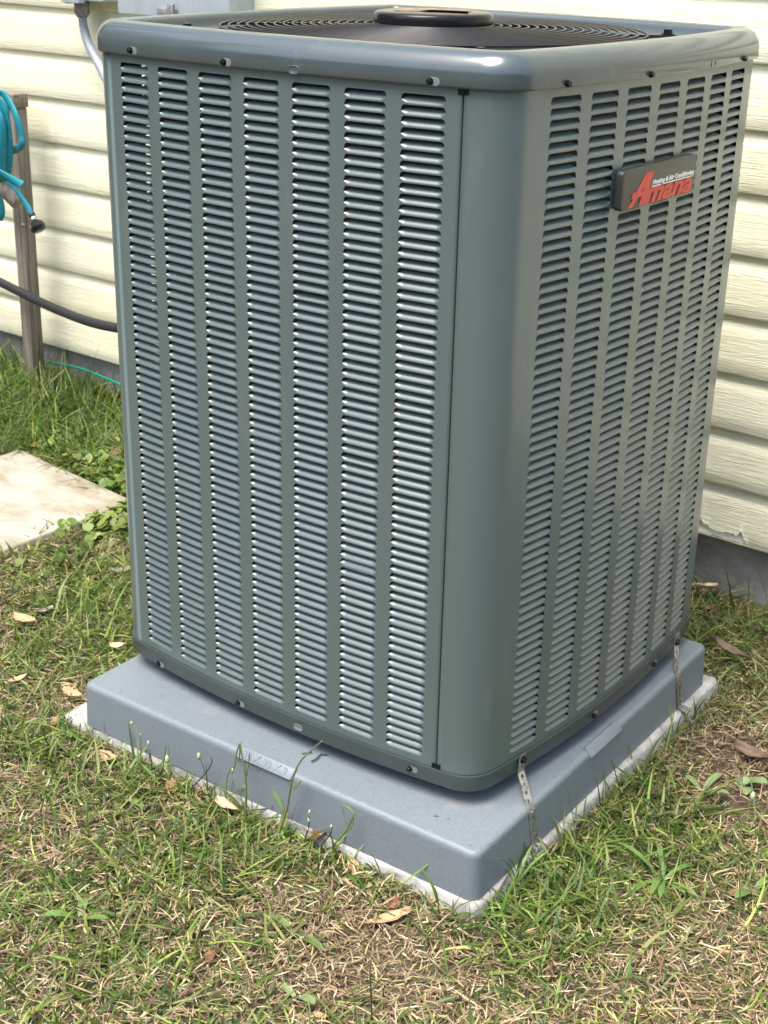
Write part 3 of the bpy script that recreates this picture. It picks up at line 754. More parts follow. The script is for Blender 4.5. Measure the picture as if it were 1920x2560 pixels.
def spline(P, n):
    P = [np.asarray(p, float) for p in P]; out = []
    for i in range(len(P)-1):
        a, b, c, d = P[max(i-1, 0)], P[i], P[i+1], P[min(i+2, len(P)-1)]
        for t in np.linspace(0, 1, n, endpoint=False): out.append(.5*((2*b)+(-a+c)*t+(2*a-5*b+4*c-d)*t*t+(-a+3*b-3*c+d)*t**3))
    out.append(P[-1]); return out
sp_ = spline(cps, 24)
MB().tube(sp_, [.0112+.0009*math.sin(i*2*math.pi/4) for i in range(len(sp_))], 14).build('ribbed_tube', M_CONDUIT, cd, True)
pp = [ony((-260, 600), 1.04), ony((-90, 662), 1.02), ony((0, 705), 1.0), ony((80, 745), .97), ony((150, 777), .93), ony((225, 805), .88), ony((305, 822), .82), ony((380, 829), .76), ony((470, 832), .70), ony((560, 830), .66)]
pi_ = MB().tube(spline(pp, 10), .0122, 14).build('insulated_pipe', M_PIPE, None, True)
tag(pi_, 'black foam insulated refrigerant pipe sagging along the wall to the unit', 'pipe')
gw = [ony((120, 905), 1.10), ony((175, 915), 1.09), ony((215, 926), 1.08), ony((262, 945), 1.06), ony((312, 967), 1.04), ony((400, 1010), .99), (-1.2, .93, -.145)]
w_ = MB().tube(spline(gw, 8), .0036, 8).build('garden_wire', M_GREENW, None, True)
tag(w_, 'thin green wire lying along the foundation left of the unit', 'wire')

# ------------------------------------------------------------------ hose rack and teal hose
yp = 1.035
pt_ = ony((30, 240), yp); pb_ = onz((70, 900), GZ)
rk = thing('hose_rack', (pt_[0], yp, GZ), 'weathered wooden post with a rail and angled peg holding the teal hose', 'hose rack')
xP = float(pt_[0]); zt = float(ony((48, 272), yp)[2])
def post(x0, x1, y0, y1, z0, z1, lean, name, m):
    b = MB(); b.box((x0, y0, z0), (x1, y1, z1)); o = b.build(name, m, rk)
    for v in o.data.vertices: v.co.x += lean*(v.co.z-z1)
    return bevel(o, .0025)
post(xP-.019, xP+.020, yp-.012, yp+.030, -.3, zt, .010, 'post', M_WOOD)
post(xP-.9, xP+.024, yp-.016, yp+.034, zt+.001, float(ony((48, 236), yp)[2]), 0, 'rail', M_WOODG)
e0 = ony((46, 508), yp-.06); e9 = ony((-60, 400), yp-.09)
b = MB(); b.tube([e9, e0*.97+e9*.03, e0, e0+(e0-e9)*.015], [.021, .021, .017, .006], 10); pg = b.build('peg', M_WOOD, rk, True); sharpen(pg, 50)
nl = ony((57, 562), yp-.013); MB().tube([nl+np.array([0, .004, 0]), nl+np.array([0, -.003, 0])], .004, 8).build('nail_head', M_STRAP, rk, True)
hs = thing('garden_hose', ony((0, 420), yp-.06), 'flat teal garden hose looped over the wooden rack with a black end cap', 'hose')
def ribbon(P, wd, name, tw=0.0, m=M_HOSE):
    P = spline(P, 10); V = []; n = 8
    for i, p in enumerate(P):
        t = np.asarray(P[min(i+1, len(P)-1)])-np.asarray(P[max(i-1, 0)]); t = Vector(t).normalized()
        view = Vector((CAM-np.asarray(p))).normalized(); view.z = 0; view.normalize()
        a = t.cross(view).normalized(); f = math.sin(i/len(P)*3+tw)*.6
        b_ = t.cross(a).normalized(); a2 = a*math.cos(f)+b_*math.sin(f); b2 = t.cross(a2)
        for k in range(n):
            q = 2*math.pi*k/n; V.append(Vector(p)+a2*(wd*math.cos(q))+b2*(.0032*math.sin(q)))
    F = [(i*n+k, i*n+(k+1) % n, (i+1)*n+(k+1) % n, (i+1)*n+k) for i in range(len(P)-1) for k in range(n)]+[tuple(range(n)), tuple((len(P)-1)*n+k for k in range(n))]
    return mk(name, V, F, m, hs, True)
Y = yp-.05
ribbon([ony(p, Y+d) for p, d in (((-40, 250), 0), ((0, 233), 0), ((20, 250), 0), ((40, 290), -.01), ((54, 340), -.01), ((54, 362), -.01), ((42, 372), 0), ((22, 377), .01), ((0, 372), .02))], .010, 'hose_loop', .3)
ribbon([ony(p, Y-.02) for p in ((-20, 240), (6, 262), (14, 300), (19, 350), (19, 400), (12, 440), (-10, 470))], .014, 'hose_loop', 1.0)
ribbon([ony(p, Y-.035) for p in ((-12, 270), (2, 300), (7, 350), (6, 400), (4, 440), (-14, 470))], .011, 'hose_loop', 2.0)
ribbon([ony(p, Y-.05) for p in ((-30, 410), (0, 430), (30, 448), (57, 462))], .010, 'hose_loop', .8)
ribbon([ony(p, Y-.045) for p in ((20, 452), (40, 474), (58, 500), (72, 522), (79, 536))], .0085, 'hose_end', .2)
ribbon([ony(p, Y) for p in ((-10, 480), (0, 505), (3, 530), (-5, 548))], .012, 'hose_loop', .2)
a = ony((78, 532), Y-.045); d_ = ony((87, 552), Y-.045)-a; d_ = d_/np.linalg.norm(d_)
MB().tube([a, a+d_*.012], .0085, 10).build('collar', M_PIPE, hs, True)
MB().tube([a+d_*.012, a+d_*.024], .0105, 12).build('ferrule', M_CHROME, hs, True)
cpb = MB().tube([a+d_*.024, a+d_*.028, a+d_*.040, a+d_*.052, a+d_*.053], [.010, .017, .021, .017, .010], 8); cpb.build('end_cap', M_BLACK, hs)

# ------------------------------------------------------------------ grass, straw and low weeds
def tints(base, var, n):
    c = np.asarray(base)[rng.integers(0, len(base), n)]
    k = np.exp(rng.normal(0, var, (n, 1))); return np.clip(c*k*(1+rng.normal(0, .05, (n, 3))), .004, .9)
def blades(name, pos, length, width, az, el, droop, tint, mt, seg=4, label='', cat=None, wander=.2):
    n = len(pos); K = seg+1
    t = np.linspace(0, 1, K)
    elv = el[:, None]-droop[:, None]*t[None, :]             # elevation angle along the blade
    step = (length/seg)[:, None]
    ch = np.cumsum(np.concatenate([np.zeros((n, 1)), np.cos(elv[:, :-1])*step], 1), 1)
    cz = np.cumsum(np.concatenate([np.zeros((n, 1)), np.sin(elv[:, :-1])*step], 1), 1)
    azc = az[:, None]+rng.normal(0, wander, (n, 1))*t[None, :]
    x = pos[:, 0:1]+ch*np.cos(azc); y = pos[:, 1:2]+ch*np.sin(azc); z = pos[:, 2:3]+np.maximum(cz, -.004-.0*cz)
    wv = width[:, None]*np.array([.75, 1, .92, .66, .06] if seg == 4 else ([.8, 1, .7, .08] if seg == 3 else [.8, 1, .1]))[None, :]
    roll = rng.normal(0, .55, (n, 1))
    sx = -np.sin(azc)*np.cos(roll); sy = np.cos(azc)*np.cos(roll); sz = np.sin(roll)*np.ones_like(azc)
    A = np.stack([x-sx*wv/2, y-sy*wv/2, z-sz*wv/2], -1); B_ = np.stack([x+sx*wv/2, y+sy*wv/2, z+sz*wv/2], -1)
    V = np.stack([A, B_], 2).reshape(n, K*2, 3)
    base = (np.arange(n)*K*2)[:, None]
    F = np.stack([np.stack([base[:, 0]+2*i, base[:, 0]+2*i+1, base[:, 0]+2*i+3, base[:, 0]+2*i+2], -1) for i in range(seg)], 1).reshape(-1, 4)
    me = mesh_np(name, V.reshape(-1, 3), [F], True)
    ca = me.color_attributes.new('tint', 'FLOAT_COLOR', 'POINT')
    tc = np.repeat(tint[:, None, :], K*2, 1)
    tc = np.concatenate([tc, np.ones((n, K*2, 1))], -1).astype(np.float32)
    ca.data.foreach_set('color', tc.ravel())
    o = link_me(name, me, mt); tag(o, label, cat, None, 'stuff')
    return o
def inside_quad(x, y, c, m=0.0):
    ok = np.ones(len(x), bool)
    for i in range(4):
        a, b = c[i], c[(i+1) % 4]; e = (b-a).normalized(); ok &= ((x-a.x)*(-e.y)+(y-a.y)*e.x) > -m
    return ok
def scatter(n, margin=170, xr=(-2.75, 1.25), yr=(-1.0, 1.13)):
    out = []
    tot = 0
    while tot < n:
        x = rng.uniform(*xr, 60000); y = rng.uniform(*yr, 60000)
        q, zd = project(np.stack([x, y, np.full_like(x, GZ)], -1))
        ok = (zd > .2) & (q[:, 0] > -margin) & (q[:, 0] < 1920+margin) & (q[:, 1] < 2560+margin*1.2) & (q[:, 1] > 600)
        ok &= ~inside_quad(x, y, c5, -.002) & ~inside_quad(x, y, c6, .0)
        ok &= y < wy(x)-.012
        out.append(np.stack([x[ok], y[ok]], -1)); tot += ok.sum()
    P = np.concatenate(out)[:n]
    return P
def field(P, spots, base):
    f = np.full(len(P), base)
    for (px, py), rad, amt in spots:
        c = onz((px, py), GZ); f += amt*np.exp(-((P[:, 0]-c[0])**2+(P[:, 1]-c[1])**2)/rad**2)
    return f
GREEN = [((1330, 2250), .10, .55), ((1480, 2080), .14, .9), ((1300, 2180), .10, .8), ((1250, 2330), .08, .45), ((1700, 1600), .14, .55), ((1560, 2000), .08, .6), ((1750, 1420), .2, .5), ((560, 1500), .1, .3), ((240, 1500), .18, .75), ((270, 1600), .14, .8), ((120, 1640), .1, .3),
         ((110, 1880), .10, .45), ((420, 2020), .12, .45), ((650, 2120), .10, .4), ((250, 1990), .10, .25), ((330, 2300), .10, .2), ((560, 2300), .08, .2), ((120, 1000), .4, .9), ((300, 1450), .12, .4), ((430, 2480), .09, .25), ((1650, 2230), .09, .35), ((1330, 2450), .09, .2), ((1880, 2050), .05, .3), ((900, 2140), .08, .25),
         ((1080, 2420), .12, -.50), ((1450, 2480), .16, -.10), ((1850, 2000), .10, -.75), ((1650, 2420), .16, -.12), ((60, 1550), .10, -.65), ((180, 2050), .10, -.30), ((1800, 1880), .10, -.55), ((700, 2440), .12, -.1), ((1800, 2450), .14, -.12), ((270, 1730), .06, -.6), ((900, 2330), .08, -.35), ((300, 1010), .16, -.4)]
def z_at(P): return ground_z(P[:, 0], P[:, 1])
# straw thatch
P = scatter(175000); dens = .75-.55*np.clip(field(P, GREEN, .30), 0, 1)+.25*(vnoise(P[:, 0], P[:, 1], 14, 5)-.5)
back = np.clip((P[:, 1]-.75)/.3, 0, 1)*np.clip((-P[:, 0]-.8)/.4, 0, 1)
bare = np.ones(len(P))
for (px, py), rad, amt in (((1862, 2015), .06, .92), ((1800, 1890), .07, .6), ((70, 1530), .05, .8), ((120, 1530), .05, .7), ((265, 1730), .06, .75), ((300, 1430), .05, .6), ((1080, 2425), .03, .8), ((980, 2350), .05, .4), ((330, 2110), .05, .35), ((280, 985), .10, .7), ((540, 2330), .05, .35)):
    c = onz((px, py), GZ); bare *= 1-amt*np.exp(-((P[:, 0]-c[0])**2+(P[:, 1]-c[1])**2)/rad**2)
P = P[rng.random(len(P)) < dens*(1-.6*back)*bare]; n = len(P)
STRAW = [(.38, .285, .165), (.43, .335, .20), (.32, .23, .135), (.25, .175, .10), (.49, .40, .26), (.19, .13, .075), (.36, .31, .14), (.12, .085, .05)]
bl_el = np.clip(rng.normal(.16, .22, n), -.05, 1.2)
blades('straw_thatch', np.column_stack([P, z_at(P)+rng.uniform(.000, .012, n)]), rng.gamma(4.2, .0046, n).clip(.007, .055), rng.uniform(.0011, .0026, n), rng.uniform(0, 6.283, n), bl_el, rng.normal(.15, .32, n), tints(STRAW, .28, n), M_STRAW, 3, 'dry straw coloured dead grass matted over the lawn', None)
# green blades
P = scatter(120000); g = field(P, GREEN, .40)*(.35+1.3*vnoise(P[:, 0], P[:, 1], 11, 9))*(.6+.8*vnoise(P[:, 0], P[:, 1], 30, 4))
P = P[rng.random(len(P)) < np.clip(g, .02, 1)]; n = len(P)
GRN = [(.080, .142, .018), (.115, .190, .027), (.150, .222, .038), (.050, .098, .016), (.19, .25, .056), (.090, .155, .040), (.24, .265, .075), (.16, .20, .05), (.062, .115, .024)]
nearpad = np.exp(-(np.abs(P[:, 0]-.11)/.06)**2)*(P[:, 1] > -.2)*(P[:, 1] < .6)
tall = np.clip(np.clip((P[:, 1]-.55)/.4, 0, 1)*np.clip((-P[:, 0]-1.0)/.5, 0, 1)+.10*nearpad, 0, 1)
ln = (rng.gamma(5.0, .0090, n)*(1+1.0*tall)).clip(.014, .26)
el = np.clip(rng.normal(.34, .32, n)+.45*tall, .02, 1.5)
dr = np.abs(rng.normal(.42, .42, n))*(1+.3*tall)
wd = rng.uniform(.0018, .0046, n)*(1+.35*(rng.random(n) < .12))
az = rng.uniform(0, 6.283, n)
blades('grass', np.column_stack([P, z_at(P)-.003]), ln, wd, az, el, dr, tints(GRN, .30, n), M_BLADE, 4, 'green grass blades growing in tufts across the lawn', None)
# long thin blades by the pad edge and by the wall
Q = []
for t in np.linspace(.02, .98, 150):
    for a_, b_ in ((c5[0], c5[1]), (c5[1], c5[2])):
        p = a_.lerp(b_, min(1, max(0, t+rng.normal(0, .01)))); o_ = rng.uniform(.004, .03)
        d2 = (b_-a_).normalized(); Q.append((p.x+d2.y*o_, p.y-d2.x*o_, 1 if a_ is c5[1] else 0))
Q = np.array(Q); Q = Q[(rng.random(len(Q)) < np.where(Q[:, 2] > 0,   .75, .62))]; n = len(Q)
blades('grass_fringe', np.column_stack([Q[:, :2], np.full(n, GZ-.003)]), rng.gamma(6, .0098, n).clip(.025, .12), rng.uniform(.002, .0046, n), rng.uniform(0, 6.283, n), np.clip(rng.normal(1.05, .28, n), .3, 1.5), np.abs(rng.normal(.6, .4, n)), tints(GRN[:6], .2, n), M_BLADE, 4, 'longer grass blades fringing the edges of the slab', None)
n = 420; x = np.where(rng.random(n) < .45, rng.uniform(-.35, .5, n), rng.uniform(-2.7, -1.2, n)); y = wy(x)-.022-rng.gamma(1.5, .018, n)
blades('wall_grass', np.column_stack([x, y, np.full(n, GZ-.003)]), rng.gamma(6, .0155, n).clip(.04, .2), rng.uniform(.002, .0045, n), rng.uniform(3.3, 6.1, n), np.clip(rng.normal(1.15, .25, n), .4, 1.5), np.abs(rng.normal(.6, .4, n)), tints(GRN[:7], .25, n), M_BLADE, 4, 'tall grass blades growing against the house foundation', None)
# round-leaved ground cover by the paver
def leaf_cards(name, P, rad, label, cols, lift=(.01, .035)):
    n = len(P); m = 9; V = np.zeros((n, m+1, 3)); az = rng.uniform(0, 6.283, n); tilt = rng.normal(0, .45, (n, 2)); h = rng.uniform(*lift, n)
    ang = np.linspace(0, 2*math.pi, m, endpoint=False)
    rr = np.ones(m); rr[0] = .55
    for i in range(m):
        a = ang[i]+az; lx = rad*rr[i]*np.cos(a); ly = rad*rr[i]*np.sin(a)
        V[:, i, 0] = P[:, 0]+lx; V[:, i, 1] = P[:, 1]+ly; V[:, i, 2] = z_at(P)+h+lx*tilt[:, 0]+ly*tilt[:, 1]+.12*rad
    V[:, m, 0] = P[:, 0]; V[:, m, 1] = P[:, 1]; V[:, m, 2] = z_at(P)+h
    b0 = np.arange(n)*(m+1)
    F = np.concatenate([np.stack([b0+i, b0+(i+1) % m, b0+m], -1) for i in range(m)])
    me = mesh_np(name, V.reshape(-1, 3), [F], True)
    ca = me.color_attributes.new('tint', 'FLOAT_COLOR', 'POINT'); tc = np.repeat(tints(cols, .2, n)[:, None, :], m+1, 1)
    ca.data.foreach_set('color', np.concatenate([tc, np.ones((n, m+1, 1))], -1).astype(np.float32).ravel())
    o = link_me(name, me, M_LEAFC); tag(o, label, None, None, 'stuff'); return o
Q = []
for (px, py), rad, cnt in (((285, 1180), .07, 300), ((270, 1120), .08, 200), ((260, 1060), .09, 200), ((295, 1220), .05, 200), ((230, 1310), .05, 120), ((300, 1300), .06, 260), ((180, 1130), .07, 40), ((90, 1060), .15, 80), ((200, 1000), .14, 70), ((170, 1390), .05, 22)):
    c = onz((px, py), GZ); Q.append(np.stack([rng.normal(c[0], rad, cnt), rng.normal(c[1], rad*.9, cnt)], -1))
Q = np.concatenate(Q); ok = ~inside_quad(Q[:, 0], Q[:, 1], c6, .004) & ~inside_quad(Q[:, 0], Q[:, 1], c5, .004); Q = Q[ok]
leaf_cards('ground_cover', Q, rng.uniform(.006, .0135, len(Q)), 'round bright green leaves of low ground cover beside the paver', [(.12, .19, .03), (.16, .24, .045), (.09, .15, .03), (.21, .27, .07)])

# ------------------------------------------------------------------ fallen leaves
def fallen(p, L, W, ang, col, curl, label, up=.010):
    c = onz(p, GZ+.014); c[1] = min(c[1], wy(c[0])-.05); n, m = 11, 7; V = []; F = []; tw = random.uniform(-.5, .5); L *= .88; W *= .85; up -= .003
    rough = [random.uniform(.85, 1.12) for _ in range(n)]
    for i in range(n):
        t = i/(n-1); wdt = W*math.sin(math.pi*min(1, t*.93+.05))**.8*rough[i]
        for j in range(m):
            s = (j/(m-1)-.5)*2
            V.append(((t-.5)*L, s*wdt/2, up*.2+curl*(s*s)*W*.55+.05*W*abs(s)+curl*(abs(t-.5)*2)**2*L*.18+tw*(t-.5)*s*W*.6+random.uniform(-.0009, .0009)))
    F = [(i*m+j, (i+1)*m+j, (i+1)*m+j+1, i*m+j+1) for i in range(n-1) for j in range(m-1)]
    b = len(V); 
    me = bpy.data.meshes.new('fallen_leaf'); me.from_pydata(V, [], F); me.polygons.foreach_set('use_smooth', [True]*len(F))
    me.materials.append(LEAFM[col]); o = bpy.data.objects.new('fallen_leaf', me); COL.objects.link(o)
    o.location = (float(c[0]), float(c[1]), float(ground_z(c[0], c[1]))+up)
    o.rotation_euler = (random.uniform(-.25, .25), random.uniform(-.2, .2), R(ang))
    md = o.modifiers.new('thickness', 'SOLIDIFY'); md.thickness = .0006
    return tag(o, label, 'leaf', 'fallen leaves on the lawn')
def lm(name, a, b): return mat(name, a, .6, noise=((70, 70, 70), b, .40, .70))
LEAFM = {'tan': lm('tan_leaf', (.50, .33, .17), (.36, .22, .11)), 'pale': lm('pale_leaf', (.56, .42, .27), (.44, .31, .19)), 'rust': lm('rust_leaf', (.24, .105, .055), (.13, .06, .035)), 'orange': lm('orange_leaf', (.36, .19, .095), (.24, .12, .06)), 'brown': lm('brown_leaf', (.19, .12, .075), (.10, .065, .04)), 'grey': lm('grey_leaf', (.33, .28, .22), (.22, .18, .14))}
for a in (((62, 1558), .062, .034, 12, 'tan', .35, 'large tan curled leaf at the left edge of the lawn', .020), ((110, 1520), .045, .028, 60, 'grey', .3, 'grey brown leaf on bare soil near the left edge'), ((280, 1372), .070, .014, 75, 'orange', .2, 'narrow orange leaf below the paver corner'),
          ((305, 1422), .050, .030, 40, 'grey', .4, 'grey curled leaf against the left side of the unit'), ((298, 1630), .036, .018, 30, 'pale', .5, 'pale curled leaf just behind the pad corner', .02), ((46, 1706), .040, .022, 75, 'pale', .4, 'pinkish pale leaf left of the pad', .018),
          ((180, 1752), .045, .026, 15, 'tan', .4, 'tan leaf beside the left corner of the pad', .02), ((140, 1806), .036, .022, 95, 'orange', .4, 'orange leaf by the left corner of the concrete slab'), ((268, 1892), .046, .026, 5, 'tan', .3, 'tan leaf touching the slab edge left of the weed stalks'),
          ((428, 1968), .034, .022, 140, 'orange', .3, 'orange leaf with a notch below the slab edge'), ((566, 2024), .048, .024, 10, 'pale', .2, 'pale oval leaf lying against the slab below the size lettering', .020), ((800, 2104), .038, .024, 110, 'rust', .7, 'rusty curled leaf against the slab front', .022),
          ((885, 2160), .036, .018, 150, 'tan', .3, 'small tan leaf in front of the slab'), ((965, 2288), .088, .024, 55, 'tan', .3, 'long tan leaf lying in front of the near pad corner'), ((985, 2252), .028, .018, 80, 'rust', .4, 'small rust leaf behind the long tan leaf'),
          ((1785, 1470), .072, .036, 60, 'pale', .3, 'large pale leaf below the foundation right of the unit', .03), ((1762, 1515), .045, .024, 20, 'rust', .3, 'reddish leaf in the grass right of the unit'), ((1855, 1518), .050, .024, -10, 'rust', .3, 'reddish brown leaf near the right edge below the wall'),
          ((1822, 1645), .085, .022, -10, 'brown', .5, 'long brown curled leaf right of the pad corner', .03), ((1880, 1882), .075, .030, -5, 'brown', .5, 'brown curled leaf on bare soil at the right edge', .014), ((1838, 2226), .026, .018, 40, 'orange', .4, 'small orange leaf at the lower right'),
          ((1848, 2170), .014, .010, 10, 'orange', .2, 'tiny orange leaf scrap above the small orange leaf at right'), ((526, 2385), .034, .014, 120, 'rust', .3, 'pointed rust leaf in the lower left lawn'), ((1392, 2330), .040, .010, 120, 'grey', .3, 'narrow grey brown leaf below the near pad corner'),
          ((1376, 2424), .046, .012, 115, 'brown', .3, 'narrow brown leaf lowest below the near pad corner'), ((248, 985), .055, .030, 70, 'orange', .5, 'orange leaf under the wall left of the unit', .02), ((272, 1022), .060, .030, 10, 'pale', .3, 'pink pale leaf under the wall left of the unit', .02),
          ((292, 1150), .060, .034, -40, 'rust', .4, 'dark rust leaf beside the ground cover behind the paver', .03), ((95, 1122), .030, .022, 30, 'orange', .3, 'small orange leaf at the back corner of the paver', .02), ((800, 2530), .020, .014, 30, 'tan', .3, 'small tan scrap at the bottom of the lawn')):
    fallen(*a)

# ------------------------------------------------------------------ single weeds
M_STEM = mat('weed_stem', (.13, .19, .055), .5, noise=((90, 90, 60), (.20, .21, .09), .4, .7)); M_DSTEM = mat('dark_stem', (.05, .055, .03), .6)
M_BUD = mat('seed_bud', (.42, .46, .25), .6); M_WLEAF = mat('weed_leaf', (.095, .17, .035), .42, noise=((50, 50, 50), (.14, .22, .055), .4, .65)); M_WPALE = mat('pale_weed_leaf', (.19, .26, .11), .45)
def leaf_strip(b, p0, dirv, L, W, el=.5, droop=.8, n=6):
    d = Vector((dirv[0], dirv[1], 0)).normalized(); sd = Vector((-d.y, d.x, 0)); p = Vector(tuple(float(c) for c in p0)); V = []; e = el
    for i in range(n+1):
        t = i/n; wd_ = W*(.25+1.5*t*(1-t)**.6*1.35)*(1 if i < n else .05)
        V += [p-sd*wd_/2+Vector((0, 0, .15*wd_)), p, p+sd*wd_/2+Vector((0, 0, .15*wd_))]
        p = p+(d*math.cos(e)+Vector((0, 0, 1))*math.sin(e))*(L/n); e -= droop/n
    b.add(V, [(3*i+a, 3*i+3+a, 3*i+4+a, 3*i+1+a) for i in range(n) for a in (0, 1)])
def stalk(base_px, pts, r0, label, buds=(), leaves=(), branches=(), mt=None, lean=0.0):
    base = onz(base_px, GZ)
    while inside_quad(np.array([base[0]]), np.array([base[1]]), c5, .014)[0]: base = base+(np.array([-.0006, -.003, 0]) if base_px[0] < 1200 else np.array([.003, .0003, 0]))
    base[2] = ground_z(base[0], base[1])-.003
    NN = (-.02, 1, 0) if base_px[1] < 2130 and base_px[0] < 1000 else None
    o = thing('weed', base, label, 'weed', 'single weeds on the lawn')
    P = [base]+[upright(p, base, NN) for p in pts]; S_ = spline(P, 6)
    MB().tube(S_, list(np.linspace(r0, r0*.5, len(S_))), 6).build('stem', mt or M_STEM, o, True)
    for br in branches:
        Q = spline([upright(p, base, NN) for p in br], 5); MB().tube(Q, list(np.linspace(r0*.6, r0*.4, len(Q))), 5).build('branch', mt or M_STEM, o, True)
    for p, sz in buds:
        sz *= .68
        c = upright(p, base, NN); MB().tube([c+np.array([0, 0, -sz]), c+np.array([0, 0, -sz*.4]), c+np.array([0, 0, sz*.4]), c+np.array([0, 0, sz])], [sz*.25, sz*.55, sz*.5, sz*.15], 7).build('bud', M_BUD, o, True)
    for p, dx, dy, L, W, el in leaves:
        b = MB(); leaf_strip(b, upright(p, base, NN), (dx, dy), L, W, el); b.build('leaf', M_WLEAF, o, True)
    return o
stalk((706, 2085), [(715, 2030), (728, 1960), (738, 1930), (750, 1905), (775, 1878), (806, 1852)], .0020, 'tallest thin weed stalk rising in front of the pad beside the size lettering', leaves=[((712, 2050), -1, .2, .05, .006, 1.2), ((733, 1968), 1, .4, .022, .003, .9)], branches=[[(735, 1972), (748, 1958), (752, 1950)]])
stalk((612, 2060), [(615, 1990), (612, 1930), (605, 1890), (600, 1856)], .0022, 'weed stalk with drooping bent top in front of the size lettering', buds=[((582, 1925), .006), ((613, 1965), .005)], branches=[[(600, 1856), (592, 1880), (586, 1915), (580, 1935)], [(600, 1856), (596, 1900), (570, 1935), (565, 1985)], [(615, 1940), (622, 1905), (624, 1880)]])
stalk((350, 1960), [(352, 1880), (350, 1845), (340, 1825), (332, 1812)], .0013, 'thin budded stalk at the left of the pad front', buds=[((329, 1808), .006), ((351, 1836), .003)])
stalk((368, 1950), [(373, 1900), (374, 1868)], .0012, 'short budded stalk beside the thin stalk at left', buds=[((371, 1858), .007)])
stalk((402, 1960), [(410, 1900), (414, 1872), (419, 1864), (423, 1876), (421, 1890)], .0012, 'thin hooked stalk with nodding pale bud in front of the pad', buds=[((418, 1898), .011)])
stalk((505, 1965), [(512, 1935), (530, 1905), (524, 1892)], .0012, 'small stalk with a pale flower left of the size lettering', buds=[((497, 1890), .009)], branches=[[(512, 1930), (504, 1905), (497, 1892)]], mt=M_DSTEM)
stalk((850, 2120), [(862, 2080), (878, 2050), (884, 2035), (872, 2020), (856, 2012)], .0018, 'weed stalk with forked folded top right of centre before the pad', branches=[[(868, 2060), (860, 2040), (856, 2015)], [(862, 2085), (880, 2065), (884, 2040)]])
stalk((770, 2110), [(771, 2070), (773, 2040)], .0014, 'short seedy brown stem rising before the pad', buds=[((772, 2050), .006), ((774, 2030), .006), ((770, 2072), .005)], mt=M_DSTEM)
stalk((828, 2110), [(826, 2085), (828, 2063)], .0014, 'short dark seed stem before the pad', buds=[((828, 2066), .005)], mt=M_DSTEM)
stalk((1560, 2020), [(1548, 1970), (1538, 1930), (1528, 1900)], .0012, 'thin dark stem leaning at the right pad edge', mt=M_DSTEM)
stalk((1855, 2280), [(1848, 2180), (1850, 2080), (1868, 2030), (1880, 1995)], .0012, 'tall thin weed with nodding bud at the lower right', buds=[((1882, 1990), .010)], branches=[[(1848, 2180), (1835, 2130), (1838, 2060)]])
stalk((1915, 2340), [(1895, 2280), (1870, 2200), (1850, 2100)], .0011, 'long thin runner stem with white flower at the right edge', buds=[((1900, 2285), .006)])
stalk((930, 2560), [(928, 2490), (925, 2430), (928, 2400)], .0013, 'thin forked dark stem at the bottom centre', branches=[[(926, 2480), (950, 2450), (975, 2420)]], mt=M_DSTEM)
stalk((285, 2330), [(288, 2280), (282, 2240), (270, 2220), (266, 2180)], .0012, 'thin dark curved stem in the lower left lawn', mt=M_DSTEM)
stalk((195, 1860), [(198, 1835), (200, 1815)], .0020, 'small plant with dark seed head at the left slab corner', buds=[((199, 1812), .008)], leaves=[((196, 1850), -1, -.3, .03, .007, .7), ((197, 1845), 1, -.3, .03, .007, .8)])
def rosette(px, n, L, W, label, mt, el=.45, seed=0):
    base = onz(px, GZ); base[2] = ground_z(base[0], base[1]); o = thing('weed', base, label, 'weed', 'single weeds on the lawn'); rs = random.Random(seed)
    for i in range(n):
        a = 2*math.pi*i/n+rs.uniform(-.3, .3); b = MB(); leaf_strip(b, base+np.array([0, 0, .004]), (math.cos(a), math.sin(a)), L*rs.uniform(.45, 1.15), W*rs.uniform(.7, 1.2), el+rs.uniform(-.3, .45), rs.uniform(.6, 1.5)); b.build('leaf', mt, o, True)
    return o
rosette((1655, 2205), 13, .085, .009, 'dandelion like rosette with long toothed leaves right of the near pad corner', M_WLEAF, .45, 3)
rosette((1862, 1965), 5, .045, .020, 'young blue green seedling on bare soil at the right edge', M_WPALE, .6, 5)
rosette((1755, 1985), 4, .05, .016, 'small pale seedling left of the blue green seedling', M_WPALE, .5, 8)
rosette((200, 2310), 3, .055, .013, 'yellow green leafy weed in the lower left lawn', M_WLEAF, .8, 6)
rosette((730, 2340), 2, .065, .012, 'small weed with one long green leaf in the lower middle lawn', M_WLEAF, .5, 12)
rosette((740, 2500), 2, .05, .014, 'broad pale leafed weed at the bottom left of centre', M_WPALE, .4, 14)
rosette((1880, 2240), 4, .05, .013, 'small leafy weed at the right edge of the lower lawn', M_WLEAF, .4, 15)
rosette((310, 2010), 4, .05, .010, 'leafy weed below the left part of the slab', M_WLEAF, .7, 17)
rosette((1290, 2225), 7, .11, .006, 'grassy tuft with arching blades at the near pad corner', M_WLEAF, 1.1, 19)
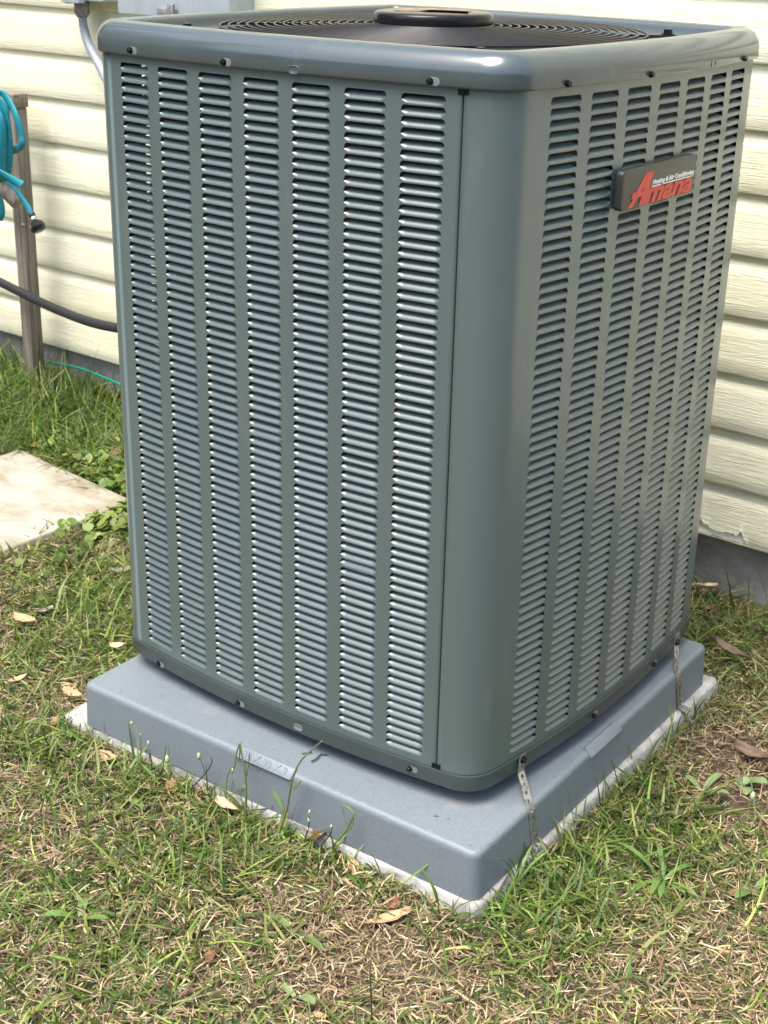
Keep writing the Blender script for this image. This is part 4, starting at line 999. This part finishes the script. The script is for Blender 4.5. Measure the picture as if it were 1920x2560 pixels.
# twig scraps on the pad
def twig(pts, r, label):
    P = [onz(p, PT+.003) for p in pts]; o = MB().tube(spline(P, 5), r, 5).build('twig', M_DSTEM, None, True); tag(o, label, 'twig', 'plant scraps on the pad')
twig([(778, 1903), (790, 1898), (797, 1890), (805, 1885), (818, 1887)], .0012, 'dark curled twig scrap on the pad top under the unit')
twig([(755, 1884), (768, 1882), (780, 1880)], .0010, 'thin straight dark scrap on the pad left of the curled twig')

n = 14; q = rng.random((n, 2)); q[:, 0] = rng.uniform(.0, .74, n); q[:, 1] = np.where(rng.random(n) < .6, rng.uniform(.012, .07, n), rng.uniform(.01, .05, n))
pos = np.array([[near.x-e1.x*a+e2.x*b, near.y-e1.y*a+e2.y*b, PT+.0012] for a, b in q])
blades('clippings', pos, rng.uniform(.003, .009, n), rng.uniform(.0008, .0015, n), rng.uniform(0, 6.283, n), np.full(n, .02), rng.normal(0, .1, n), tints([(.10, .09, .05), (.22, .20, .11), (.06, .06, .04), (.30, .26, .17)], .2, n), M_STRAW, 3, 'tiny dry grass clippings scattered on the pad top')

# ------------------------------------------------------------------ far trees across the yard (seen only in reflections)
n = 7600; a = rng.uniform(R(158), R(362), n); lf = np.clip((R(222)-a)/R(14), 0, 1); rad = rng.normal(17, 1.6, n)-6.5*lf; hmax = (3.2+2.8*vnoise(np.degrees(a)*.12, a*0, 1.0, 3))*(1+.55*lf)  # nearer, taller left end is added to darken the reflection in the panel's left corner
hz = rng.uniform(0, 1, n)**.8*hmax; P = np.stack([rad*np.cos(a), rad*np.sin(a), hz+GZ], -1); sz = rng.uniform(.18, .5, n)
d1 = rng.normal(0, 1, (n, 3)); d1 /= np.linalg.norm(d1, axis=1)[:, None]; d2 = rng.normal(0, 1, (n, 3)); d2 -= d1*(d1*d2).sum(1)[:, None]; d2 /= np.linalg.norm(d2, axis=1)[:, None]
V = np.stack([P-d1*sz[:, None], P+d2*sz[:, None]*.6, P+d1*sz[:, None], P-d2*sz[:, None]*.6], 1).reshape(-1, 3)
F = np.arange(4*n).reshape(-1, 4)
M_TREE = mat('tree_foliage', (.045, .070, .025), .7)
wd_ = link_me('woodland', mesh_np('woodland', V, [F], False), M_TREE); tag(wd_, 'far belt of trees across the yard behind the photographer', None, None, 'stuff')
